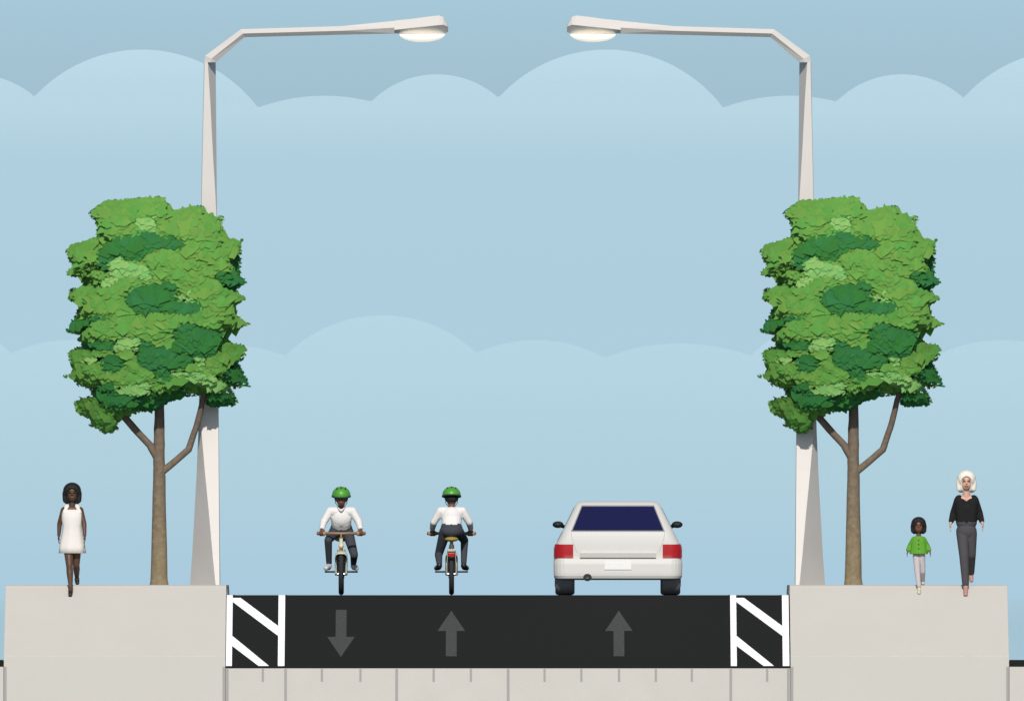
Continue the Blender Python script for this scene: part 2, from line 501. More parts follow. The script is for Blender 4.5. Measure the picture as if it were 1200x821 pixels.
TREE_Y = 0.75
LAMP_Y = 0.98
street_lamp(1, 245, 'pale grey street lamp behind the left tree, its arm reaching right over the bicycle lanes')
street_lamp(-1, 944.5, 'pale grey street lamp behind the right tree, its arm reaching left over the car lane')

# ------------------------------------------------------------------ trees
def crop(pts): return [(60 + x / 2.736, 220 + y / 2.737) for x, y in pts]
OUTLINE = crop([(120,75),(170,40),(360,25),(385,75),(485,50),(490,85),(548,90),(552,160),(612,165),(605,210),(603,285),(632,298),(592,318),(590,335),(628,350),(592,372),(592,410),(635,435),(570,455),(568,495),(628,510),(615,545),(595,555),(640,640),(575,640),(600,695),(500,700),(490,660),(440,665),(370,685),(330,715),(290,712),(250,730),(215,735),(210,775),(175,788),(120,760),(125,740),(70,715),(75,685),(130,665),(125,640),(80,630),(75,610),(38,605),(70,590),(50,525),(100,505),(85,485),(95,470),(42,462),(80,400),(95,375),(55,355),(60,325),(120,315),(115,285),(38,275),(70,250),(45,210),(50,185),(150,155),(145,110)])
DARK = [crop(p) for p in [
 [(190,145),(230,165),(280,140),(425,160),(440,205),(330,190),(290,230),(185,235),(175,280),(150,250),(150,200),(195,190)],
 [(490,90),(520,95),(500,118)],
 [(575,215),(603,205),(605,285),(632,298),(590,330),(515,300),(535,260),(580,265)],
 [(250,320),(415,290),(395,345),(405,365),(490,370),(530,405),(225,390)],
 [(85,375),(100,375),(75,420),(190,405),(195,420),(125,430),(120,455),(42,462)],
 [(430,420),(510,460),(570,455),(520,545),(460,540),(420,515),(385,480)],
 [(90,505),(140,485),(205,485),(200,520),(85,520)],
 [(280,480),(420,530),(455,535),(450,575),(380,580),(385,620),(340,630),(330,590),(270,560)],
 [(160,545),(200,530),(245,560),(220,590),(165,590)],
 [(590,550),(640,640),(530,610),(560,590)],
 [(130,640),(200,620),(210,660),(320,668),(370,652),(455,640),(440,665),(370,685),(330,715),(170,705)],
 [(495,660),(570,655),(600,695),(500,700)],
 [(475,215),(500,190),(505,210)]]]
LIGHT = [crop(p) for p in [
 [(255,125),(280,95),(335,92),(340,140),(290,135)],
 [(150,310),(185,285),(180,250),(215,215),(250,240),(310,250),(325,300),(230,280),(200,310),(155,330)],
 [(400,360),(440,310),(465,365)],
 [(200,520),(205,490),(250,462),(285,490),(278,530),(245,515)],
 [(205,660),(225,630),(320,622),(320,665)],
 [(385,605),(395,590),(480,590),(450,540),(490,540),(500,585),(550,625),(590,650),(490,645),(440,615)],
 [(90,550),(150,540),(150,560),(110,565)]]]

def inside(p, poly):
    x, y = p; r = False
    n = len(poly); j = n - 1
    for i in range(n):
        xi, yi = poly[i]; xj, yj = poly[j]
        if (yi > y) != (yj > y) and x < (xj - xi) * (y - yi) / (yj - yi) + xi: r = not r
        j = i
    return r
def edge_dist(p, poly):
    best = 1e9
    x, y = p
    n = len(poly)
    for i in range(n):
        ax, ay = poly[i]; bx, by = poly[(i + 1) % n]
        dx, dy = bx - ax, by - ay
        t = max(0, min(1, ((x - ax) * dx + (y - ay) * dy) / (dx * dx + dy * dy + 1e-9)))
        best = min(best, math.hypot(ax + t * dx - x, ay + t * dy - y))
    return best

LEAF = [(0, 0), (0.22, 0.30), (0.42, 0.20), (0.55, 0.42), (0.72, 0.17), (1.0, 0.02), (0.70, -0.19), (0.50, -0.36), (0.40, -0.18), (0.18, -0.27)]
def make_tree():
    rnd = random.Random(11)
    t = thing('street_tree', '', 'tree', (X(186), TREE_Y, KERB), 0, 'street trees on the sidewalks')
    b = t.location.copy()
    def q(px, py, y=0.0): return Vector(((px - 186) / S, y, Z(py) - b.z))
    # crown
    bm = bmesh.new()
    x0, x1 = min(p[0] for p in OUTLINE), max(p[0] for p in OUTLINE)
    y0, y1 = min(p[1] for p in OUTLINE), max(p[1] for p in OUTLINE)
    cx, cy = 184, 365
    def dome(px, py): return 0.85 * math.sqrt(max(0.06, 1 - 0.74 * ((px - cx) / 112) ** 2 - 0.74 * ((py - cy) / 145) ** 2))
    def halfdepth(px, py, ed): return dome(px, py) * min(1.0, ed / 20.0) ** 0.5 + 0.02
    def face_normal(px, py, side):
        gx = (dome(px + 3, py) - dome(px - 3, py)) * S / 6; gz = (dome(px, py - 3) - dome(px, py + 3)) * S / 6
        return Vector((-gx, side, -gz)).normalized()
    count = 0
    def leaf(px, py, y, size, side, mi, flat, fit=False):
        ang = rnd.gauss(0, 0.38) + (math.pi if rnd.random() < 0.5 else 0)
        n = (face_normal(px, py, side) + Vector((0, 0, 0.10))).normalized()
        n = (n + Vector((rnd.gauss(0, flat), rnd.gauss(0, flat), rnd.gauss(0, flat)))).normalized()
        if fit:      # leaves of one spray stay within their spray
            while size > 0.085:
                e = size * 0.5 * S
                ca, sa = math.cos(ang) * e, -math.sin(ang) * e
                pts_ = ((px + ca, py + sa), (px - ca, py - sa), (px - sa * 0.4, py + ca * 0.4), (px + sa * 0.4, py - ca * 0.4))
                if all(tone(*p_) == mi and inside(p_, OUTLINE) for p_ in pts_): break
                size *= 0.8
        u = Vector((math.cos(ang), 0, math.sin(ang)))
        u = (u - n * u.dot(n)).normalized(); v = n.cross(u)
        c = q(px, py, y) - u * size * 0.5
        wid = rnd.uniform(0.5, 0.95)
        vs = []
        for a, w in LEAF:
            k = 1 + rnd.uniform(-0.18, 0.18)
            vs.append(bm.verts.new(c + u * size * a * k + v * size * w * wid * k + n * size * 0.05 * (abs(w) * 2 - a * a * 0.9)))
        f = bm.faces.new(vs); f.material_index = mi
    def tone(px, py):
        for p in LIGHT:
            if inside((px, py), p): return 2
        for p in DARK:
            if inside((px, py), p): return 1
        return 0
    # leaves through the volume, thick near the surface
    for k in range(30000):
        if count >= 8200: break
        px = rnd.uniform(x0, x1); py = rnd.uniform(y0, y1)
        if not inside((px, py), OUTLINE): continue
        ed = edge_dist((px, py), OUTLINE)
        h = halfdepth(px, py, ed)
        r = rnd.random()
        side = -1 if r < 0.62 else 1
        y = side * h * (1 - 0.05 * rnd.random()) if rnd.random() < 0.85 else rnd.uniform(-h, h) * 0.8
        if side > 0: y *= 0.62
        size = rnd.uniform(0.22, 0.48)
        deep = abs(y) < h * 0.6 * (0.62 if side > 0 else 1)
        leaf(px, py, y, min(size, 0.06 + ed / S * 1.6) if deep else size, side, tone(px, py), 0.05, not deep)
        count += 1
    # spiky sprays along the rim
    n = len(OUTLINE)
    for i in range(n):
        ax, ay = OUTLINE[i]; bx, by = OUTLINE[(i + 1) % n]
        L_ = math.hypot(bx - ax, by - ay)
        for s in range(max(2, int(L_ / 2.0))):
            f = (s + 0.5) / max(2, int(L_ / 2.0))
            px = ax + (bx - ax) * f; py = ay + (by - ay) * f
            mx = px + (cx - px) * 0.035; my = py + (cy - py) * 0.035
            if not inside((mx, my), OUTLINE): continue
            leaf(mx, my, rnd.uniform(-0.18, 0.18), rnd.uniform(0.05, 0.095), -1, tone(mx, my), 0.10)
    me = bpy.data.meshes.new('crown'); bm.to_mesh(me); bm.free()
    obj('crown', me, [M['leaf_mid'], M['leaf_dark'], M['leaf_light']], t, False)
    # trunk and limbs
    def wob(pts, rads, name, seg=14):
        fine = []; fr = []
        for i in range(len(pts) - 1):
            for s in range(6):
                f = s / 6
                fine.append(pts[i].lerp(pts[i + 1], f)); fr.append(rads[i] + (rads[i + 1] - rads[i]) * f)
        fine.append(pts[-1]); fr.append(rads[-1])
        fine = [p + Vector((noise.noise(p * 3.1), noise.noise(p * 3.1 + Vector((9, 0, 0))), 0)) * 0.010 * (0 if i == 0 else 1) for i, p in enumerate(fine)]
        bm = bmesh.new(); add_tube(bm, fine, fr, seg)
        for v in bm.verts:
            v.co += Vector((noise.noise(v.co * 9), noise.noise(v.co * 9 + Vector((5, 0, 0))), 0)) * 0.006
        bobj(name, bm, M['bark'], t, True)
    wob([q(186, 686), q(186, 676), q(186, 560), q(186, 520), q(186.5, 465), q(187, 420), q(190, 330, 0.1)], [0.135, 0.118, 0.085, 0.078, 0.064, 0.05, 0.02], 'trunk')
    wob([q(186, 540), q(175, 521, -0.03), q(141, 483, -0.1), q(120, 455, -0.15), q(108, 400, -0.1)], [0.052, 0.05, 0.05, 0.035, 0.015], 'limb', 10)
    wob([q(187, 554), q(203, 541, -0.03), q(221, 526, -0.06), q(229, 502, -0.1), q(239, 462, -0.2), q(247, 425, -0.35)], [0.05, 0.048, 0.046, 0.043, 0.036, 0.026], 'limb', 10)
    return t

def copy_tree(o, parent=None):
    c = o.copy(); C.objects.link(c); c.parent = parent
    for ch in [k for k in scene.objects if k.parent == o]:
        copy_tree(ch, c)
    return c
tree = make_tree()
tree['label'] = 'green leafy tree between the woman in the white dress and a street lamp'
tree2 = copy_tree(tree)
tree2.location.x = X(186 + 814.5)
tree2['label'] = 'green leafy tree between a street lamp and the child in the green coat'

# ------------------------------------------------------------------ people
def hand(bm, wrist, direc, palmn, side, s=1.0, curl=0.35):
    """palm, four unequal fingers and a side thumb; side = direction towards the thumb"""
    d = Vector(direc).normalized(); n = Vector(palmn).normalized(); t = Vector(side).normalized()
    wrist = Vector(wrist)
    pc = wrist + d * 0.045 * s
    rot = Matrix((t, n, d)).transposed()
    add_ell(bm, pc, (0.036 * s, 0.016 * s, 0.048 * s), rot)
    for k, (off, ln) in enumerate(((0.026, 0.064), (0.009, 0.074), (-0.009, 0.068), (-0.026, 0.052))):
        p = wrist + (d * 0.080 + t * off) * s
        dirn = d
        for seg_ in range(3):
            l = ln * (0.45, 0.32, 0.23)[seg_] * s
            dirn = (dirn + n * curl * (0.5 + 0.5 * seg_)).normalized()
            p2 = p + dirn * l
            add_capsule(bm, p, p2, (0.0092 - 0.0008 * seg_) * s, (0.0086 - 0.0008 * seg_) * s, 8)
            p = p2
    a = wrist + (d * 0.022 + t * 0.026) * s
    b = a + (d * 0.030 + t * 0.026 + n * 0.008) * s
    c = b + (d * 0.028 + t * 0.004 + n * 0.014) * s
    add_capsule(bm, a, b, 0.013 * s, 0.0105 * s, 8); add_capsule(bm, b, c, 0.0105 * s, 0.0085 * s, 8)

def head_shapes(bm, c, r):
    """face looks to -y; r = half height of the head"""
    c = Vector(c)
    add_ell(bm, c + Vector((0, 0.012, 0.012)), (r * 0.74, r * 0.88, r * 0.92))
    add_ell(bm, c + Vector((0, -0.25 * r, -0.36 * r)), (r * 0.56, r * 0.58, r * 0.62))
    add_ell(bm, c + Vector((0, -0.90 * r, -0.14 * r)), (r * 0.10, r * 0.14, r * 0.19))
    add_ell(bm, c + Vector((0, -0.78 * r, 0.16 * r)), (r * 0.42, r * 0.10, r * 0.08))
    add_ell(bm, c + Vector((0, -0.80 * r, -0.50 * r)), (r * 0.22, r * 0.08, r * 0.09))
    for s in (-1, 1):
        add_ell(bm, c + Vector((s * 0.75 * r, 0.06 * r, -0.04 * r)), (r * 0.10, r * 0.17, r * 0.24))

def paint_face(me, c, r):
    """material slots: 0 skin, 1 eye/brow, 2 lips"""
    c = Vector(c)
    for p in me.polygons:
        v = p.center - c
        if v.y > -0.45 * r: continue
        for s in (-1, 1):
            if ((v.x - s * 0.30 * r) / (0.145 * r)) ** 2 + ((v.z - 0.03 * r) / (0.085 * r)) ** 2 < 1: p.material_index = 1
            if ((v.x - s * 0.31 * r) / (0.19 * r)) ** 2 + ((v.z - 0.24 * r) / (0.04 * r)) ** 2 < 1: p.material_index = 1
        if (v.x / (0.25 * r)) ** 2 + ((v.z + 0.50 * r) / (0.085 * r)) ** 2 < 1: p.material_index = 2

def blob(name, bm, m, t, voxel=0.008, smooth=4):
    me = fuse(bm, voxel, smooth)
    return obj(name, me, m, t)

def bob(hc, k, m, t, low):
    """smooth bob: a full cap of hair with the face opening cut out of its front"""
    bm = bmesh.new()
    V = lambda x, y, z: hc + Vector((x, y, z)) * k
    add_ell(bm, V(0, 0.018, 0.034), (0.124 * k, 0.124 * k, 0.116 * k))
    add_ell(bm, V(0, 0.035, -0.035 - low * 0.5), (0.124 * k, 0.098 * k, (0.095 + low * 0.5) * k))
    for s in (-1, 1):
        add_capsule(bm, V(s * 0.094, 0.0, 0.0), V(s * 0.092, 0.0, -0.075 - low), 0.040 * k, 0.036 * k)
        add_capsule(bm, V(s * 0.074, 0.06, 0.0), V(s * 0.070, 0.06, -0.085 - low), 0.046 * k, 0.042 * k)
    me = fuse(bm, 0.0075, 4)
    b2 = bmesh.new(); b2.from_mesh(me); bpy.data.meshes.remove(me)
    cb = bmesh.new()
    add_ell(cb, V(0, -0.13, -0.012), (0.076 * k, 0.125 * k, 0.088 * k), seg=28)
    add_ell(cb, V(0, -0.13, -0.085), (0.068 * k, 0.125 * k, 0.110 * k), seg=28)
    cme = fuse(cb, 0.0075, 2)
    co_ = bpy.data.objects.new('cut', cme); C.objects.link(co_)
    def bl(o):
        d_ = o.modifiers.new('b', 'BOOLEAN'); d_.operation = 'DIFFERENCE'; d_.object = co_; d_.solver = 'EXACT'
        r_ = o.modifiers.new('r', 'REMESH'); r_.mode = 'VOXEL'; r_.voxel_size = 0.007
        s_ = o.modifiers.new('s', 'SMOOTH'); s_.factor = 0.5; s_.iterations = 3
    out = evaluated(b2, [bl])
    bpy.data.objects.remove(co_); bpy.data.meshes.remove(cme)
    out.materials.clear()
    for p in out.polygons: p.use_smooth = True
    return obj('hair', out, m, t)

def loft(bm, rows, seg=36, wob_=0.0, cap=True):
    """rows of (centre, rx, ry) stacked upwards or downwards"""
    rings = []
    for i, (c, rx, ry) in enumerate(rows):
        c = Vector(c)
        ring = []
        for k in range(seg):
            a = 2 * math.pi * k / seg
            f = 1 + wob_ * (i / (len(rows) - 1)) * math.sin(a * 7 + i * 0.2)
            ring.append(bm.verts.new(c + Vector((math.cos(a) * rx * f, math.sin(a) * ry * f, 0))))
        rings.append(ring)
    for a, b in zip(rings[:-1], rings[1:]):
        for k in range(seg): bm.faces.new((a[k], a[(k + 1) % seg], b[(k + 1) % seg], b[k]))
    if cap:
        bm.faces.new(rings[0]); bm.faces.new(rings[-1])

def shoe(bm, ankle, toe, s=1.0):
    a = Vector(ankle); b = Vector(toe)
    add_capsule(bm, a, a.lerp(b, 0.25) + Vector((0, 0, -0.012 * s)), 0.036 * s, 0.036 * s)
    add_capsule(bm, a.lerp(b, 0.2) + Vector((0, 0, -0.01)), b, 0.036 * s, 0.030 * s)

def ground(y, lift=KERB):
    return lift + (min(0.0, y) * SLOPE)

# ---- woman in the white dress
def woman_white():
    bx = 84.5
    base = Vector((X(bx), -0.02, ground(-0.02)))
    t = thing('person', 'woman in a sleeveless white dress with a black bob, walking on the left sidewalk', 'person', base)
    def q(px, py, y=0.0): return Vector(((px - bx) / S, y + 0.0, Z(py) - base.z))
    hc = q(84.5, 577.5, -0.01); hr = 0.112
    bm = bmesh.new()
    head_shapes(bm, hc, hr)
    add_capsule(bm, q(84.5, 585), q(84.5, 595, 0.015), 0.040, 0.048)
    add_capsule(bm, q(76, 597, 0.01), q(93, 597, 0.01), 0.050, 0.050)
    add_ell(bm, q(84.5, 606, 0.0), (0.112, 0.068, 0.14))
    add_ell(bm, q(84.5, 634, 0.0), (0.125, 0.085, 0.12))
    add_capsule(bm, q(84.5, 610), q(84.5, 630), 0.075, 0.08)
    gy = -0.20
    ank = q(83, 687.5, gy); ank2 = q(90, 676.5, 0.24)
    k1 = q(81.5, 662, -0.14); k2 = q(89.3, 661, 0.02)
    add_capsule(bm, q(80, 638), k1, 0.075, 0.047); add_capsule(bm, k1, k1.lerp(ank, 0.35) + Vector((0, 0.012, 0)), 0.045, 0.047); add_capsule(bm, k1.lerp(ank, 0.35), ank, 0.046, 0.027)
    add_capsule(bm, q(89.5, 638), k2, 0.075, 0.047); add_capsule(bm, k2, k2.lerp(ank2, 0.35) + Vector((0, 0.012, 0)), 0.045, 0.047); add_capsule(bm, k2.lerp(ank2, 0.35), ank2, 0.046, 0.027)
    f1 = q(82.6, 690.5, gy - 0.13); f1.z = ground(base.y + gy - 0.13) - base.z + 0.03
    f2 = q(90.5, 682.5, 0.17)
    add_capsule(bm, ank, f1, 0.028, 0.022); add_capsule(bm, ank2, f2, 0.028, 0.022)
    for s, sh, el, wr in ((-1, q(75, 597, 0.01), q(69.8, 613, 0.05), q(69.0, 626.5, 0.03)), (1, q(94, 597, 0.01), q(98.6, 613, -0.03), q(99.4, 626.5, -0.09))):
        add_capsule(bm, sh, el, 0.045, 0.034); add_capsule(bm, el, wr, 0.035, 0.023)
        hand(bm, wr, (wr - el).normalized(), (-s, 0.1, 0), (0, -1, 0), 0.82)
    me = fuse(bm, 0.0065, 4); paint_face(me, hc, hr)
    obj('body', me, [M['skin_dark'], M['eye'], M['lips']], t)
    bob(hc, 1.0, M['hair_black'], t, 0.02)
    bm = bmesh.new()
    rows = [(q(84.5, 596.5, 0.01), 0.135, 0.062), (q(84.5, 601), 0.142, 0.090), (q(84.5, 608), 0.143, 0.104), (q(84.5, 616), 0.128, 0.100), (q(84.5, 623), 0.137, 0.104), (q(84.5, 632), 0.160, 0.118), (q(84.5, 640), 0.175, 0.135), (q(84.5, 647.5), 0.186, 0.150)]
    loft(bm, rows, 42, 0.03)
    d = bobj('dress', bm, M['dress'], t, True)
    bm = bmesh.new()
    for s in (-1, 1): add_capsule(bm, q(84.5 + s * 6, 593.6, 0.01), q(84.5 + s * 8.6, 600, -0.03), 0.040, 0.034)
    blob('strap', bm, M['dress'], d, 0.009, 2)
    for a, b in ((ank, f1), (ank2, f2)):
        bm = bmesh.new(); shoe(bm, a + Vector((0, 0, -0.012)), b, 0.95)
        blob('shoe', bm, M['shoe_black'], t, 0.008, 2)
    return t
woman_white()

# ---- woman in black with white blond hair
def woman_black():
    bx = 1132.5
    base = Vector((X(bx), -0.02, ground(-0.02)))
    t = thing('person', 'woman with white blond hair in a black top and charcoal trousers, walking at far right', 'person', base)
    def q(px, py, y=0.0): return Vector(((px - bx) / S, y, Z(py) - base.z))
    hc = q(1132.5, 564.0, -0.01); hr = 0.118
    bm = bmesh.new()
    head_shapes(bm, hc, hr)
    add_capsule(bm, q(1132.5, 572), q(1132.5, 583, 0.015), 0.046, 0.058)
    add_capsule(bm, q(1124.5, 585, 0.01), q(1140.5, 585, 0.01), 0.055, 0.055)
    add_ell(bm, q(1132.5, 597, 0.0), (0.105, 0.066, 0.13))
    add_capsule(bm, q(1132.5, 600), q(1132.5, 620), 0.07, 0.075)
    gy = -0.18
    ank = q(1131.5, 686.0, gy); ank2 = q(1138, 672, 0.26)
    k1 = q(1129.5, 650, -0.13); k2 = q(1138, 649, 0.02)
    for h_, k_, a_ in ((q(1127.5, 622), k1, ank), (q(1138.0, 622), k2, ank2)):
        add_capsule(bm, h_, k_, 0.066, 0.045); add_capsule(bm, k_, a_, 0.05, 0.030)
    f1 = q(1131.3, 689, gy - 0.14); f1.z = ground(base.y + gy - 0.14) - base.z + 0.03
    f2 = q(1138.5, 679.5, 0.18)
    arms = []
    for s, sh, el, wr in ((-1, q(1123, 585, 0.01), q(1117.2, 601, 0.05), q(1114.2, 612, -0.02)), (1, q(1142, 585, 0.01), q(1148, 601, 0.04), q(1151.0, 612, -0.06))):
        add_capsule(bm, sh, el, 0.045, 0.036); add_capsule(bm, el, wr, 0.036, 0.024)
        hand(bm, wr, (wr - el).normalized() + Vector((0, 0, -0.5)), (-s, 0.1, 0), (0, -1, 0), 0.85)
        arms.append((sh, el, wr))
    me = fuse(bm, 0.0065, 4); paint_face(me, hc, hr)
    obj('body', me, [M['skin_light'], M['eye'], M['lips']], t)
    bob(hc, 1.05, M['hair_white'], t, 0.015)
    # knitted top with a scooped neck
    bm = bmesh.new()
    for s in (-1, 1):
        add_capsule(bm, q(1132.5 + s * 8.5, 584.3, 0.012), q(1132.5 + s * 10.5, 588, 0.01), 0.060, 0.058)
        add_capsule(bm, q(1132.5 + s * 6, 590, 0.0), q(1132.5 + s * 6, 600, 0.0), 0.088, 0.088)
    add_ell(bm, q(1132.5, 597, 0.0), (0.142, 0.106, 0.105))
    add_capsule(bm, q(1128.3, 600), q(1128.3, 609), 0.098, 0.100); add_capsule(bm, q(1136.7, 600), q(1136.7, 609), 0.098, 0.100); add_capsule(bm, q(1132.5, 600), q(1132.5, 609), 0.102, 0.104)
    for sh, el, wr in arms:
        add_capsule(bm, sh, el, 0.056, 0.047); add_capsule(bm, el, el.lerp(wr, 0.80), 0.047, 0.038)
    blob('knit_top', bm, M['black_cloth'], t, 0.008, 4)
    bm = bmesh.new()
    add_capsule(bm, q(1128.3, 611), q(1136.7, 611), 0.096, 0.096)
    add_ell(bm, q(1132.5, 622), (0.142, 0.108, 0.12))
    for h_, k_, a_ in ((q(1127.8, 624), k1, ank), (q(1137.6, 624), k2, ank2)):
        add_capsule(bm, h_, k_, 0.086, 0.066); add_capsule(bm, k_, k_.lerp(a_, 0.92), 0.066, 0.048)
    blob('trousers', bm, M['grey_cloth'], t, 0.008, 4)
    for a, b in ((ank, f1), (ank2, f2)):
        bm = bmesh.new(); shoe(bm, a + Vector((0, 0, -0.006)), b, 0.95)
        blob('shoe', bm, M['shoe_tan'], t, 0.008, 2)
    return t
woman_black()

# ---- child in a green coat
def child():
    bx = 1076.5
    base = Vector((X(bx), -0.02, ground(-0.02)))
    t = thing('person', 'small child with dark hair in a bright green coat and pale leggings', 'person', base)
    def q(px, py, y=0.0): return Vector(((px - bx) / S, y, Z(py) - base.z))
    hc = q(1076.5, 615.5, -0.005); hr = 0.093
    bm = bmesh.new()
    head_shapes(bm, hc, hr)
    add_capsule(bm, q(1076.5, 622), q(1076.5, 629, 0.01), 0.030, 0.036)
    add_capsule(bm, q(1071.5, 631), q(1081.5, 631), 0.038, 0.038)
    add_capsule(bm, q(1076.5, 634), q(1076.5, 645), 0.06, 0.06)
    gy = -0.17
    ank = q(1077, 688, gy); ank2 = q(1081.5, 681.5, 0.14)
    k1 = q(1075.0, 670, -0.08); k2 = q(1081, 669, 0.02)
    for h_, k_, a_ in ((q(1073.8, 652), k1, ank), (q(1080, 652), k2, ank2)):
        add_capsule(bm, h_, k_, 0.048, 0.034); add_capsule(bm, k_, a_, 0.034, 0.022)
    f1 = q(1076.8, 690, gy - 0.09); f1.z = ground(base.y + gy - 0.09) - base.z + 0.022
    f2 = q(1081.7, 684, 0.07); f2.z = KERB - base.z + 0.022
    arms = []
    for s, sh, el, wr in ((-1, q(1071, 631), q(1066.5, 639, 0.02), q(1063.8, 645, -0.02)), (1, q(1082, 631), q(1086.5, 639, 0.02), q(1089.4, 645, -0.03))):
        add_capsule(bm, sh, el, 0.030, 0.025); add_capsule(bm, el, wr, 0.025, 0.017)
        hand(bm, wr, (wr - el).normalized() + Vector((0, 0, -0.6)), (-s, 0.1, 0), (0, -1, 0), 0.58)
        arms.append((sh, el, wr))
    me = fuse(bm, 0.0055, 3); paint_face(me, hc, hr)
    obj('body', me, [M['skin_brown'], M['eye'], M['lips']], t)
    bob(hc, 0.83, M['hair_black'], t, 0.01)
    bm = bmesh.new()
    loft(bm, [(q(1076.5, 627.5), 0.055, 0.045), (q(1076.5, 629.5), 0.090, 0.065), (q(1076.5, 634), 0.100, 0.083), (q(1076.5, 640), 0.110, 0.092), (q(1076.5, 648.5), 0.126, 0.108)], 36, 0.02)
    for sh, el, wr in arms:
        add_capsule(bm, sh + Vector((0, 0, -0.005)), el, 0.040, 0.036); add_capsule(bm, el, el.lerp(wr, 0.75), 0.036, 0.032)
    coat = blob('coat', bm, M['green_cloth'], t, 0.007, 3)
    for k in range(3):
        bm = bmesh.new(); add_ell(bm, q(1076.5, 632 + 5 * k, -0.092 - 0.007 * k), (0.008, 0.006, 0.008), seg=10)
        bobj('button', bm, M['black'], coat, True)
    bm = bmesh.new()
    for h_, k_, a_ in ((q(1074.0, 650), k1, ank), (q(1079.8, 650), k2, ank2)):
        add_capsule(bm, h_, k_, 0.052, 0.040); add_capsule(bm, k_, k_.lerp(a_, 0.9), 0.040, 0.028)
    blob('leggings', bm, M['pale_cloth'], t, 0.0065, 3)
    for a, b in ((ank, f1), (ank2, f2)):
        bm = bmesh.new(); shoe(bm, a + Vector((0, 0, -0.008)), b, 0.72)
        blob('shoe', bm, M['shoe_cream'], t, 0.006, 2)
    return t
child()

# ------------------------------------------------------------------ bicycles and riders (built heading to -y)
WR = 0.285
def torus(bm, c, Rm, rm, seg=48, ms=12):
    c = Vector(c)
    rings = []
    for i in range(seg):
        a = 2 * math.pi * i / seg
        d = Vector((0, math.cos(a), math.sin(a)))
        rings.append([bm.verts.new(c + d * (Rm + rm * math.cos(2 * math.pi * k / ms)) + Vector((rm * math.sin(2 * math.pi * k / ms), 0, 0))) for k in range(ms)])
    for i in range(seg):
        a = rings[i]; b = rings[(i + 1) % seg]
        for k in range(ms): bm.faces.new((a[k], a[(k + 1) % ms], b[(k + 1) % ms], b[k]))

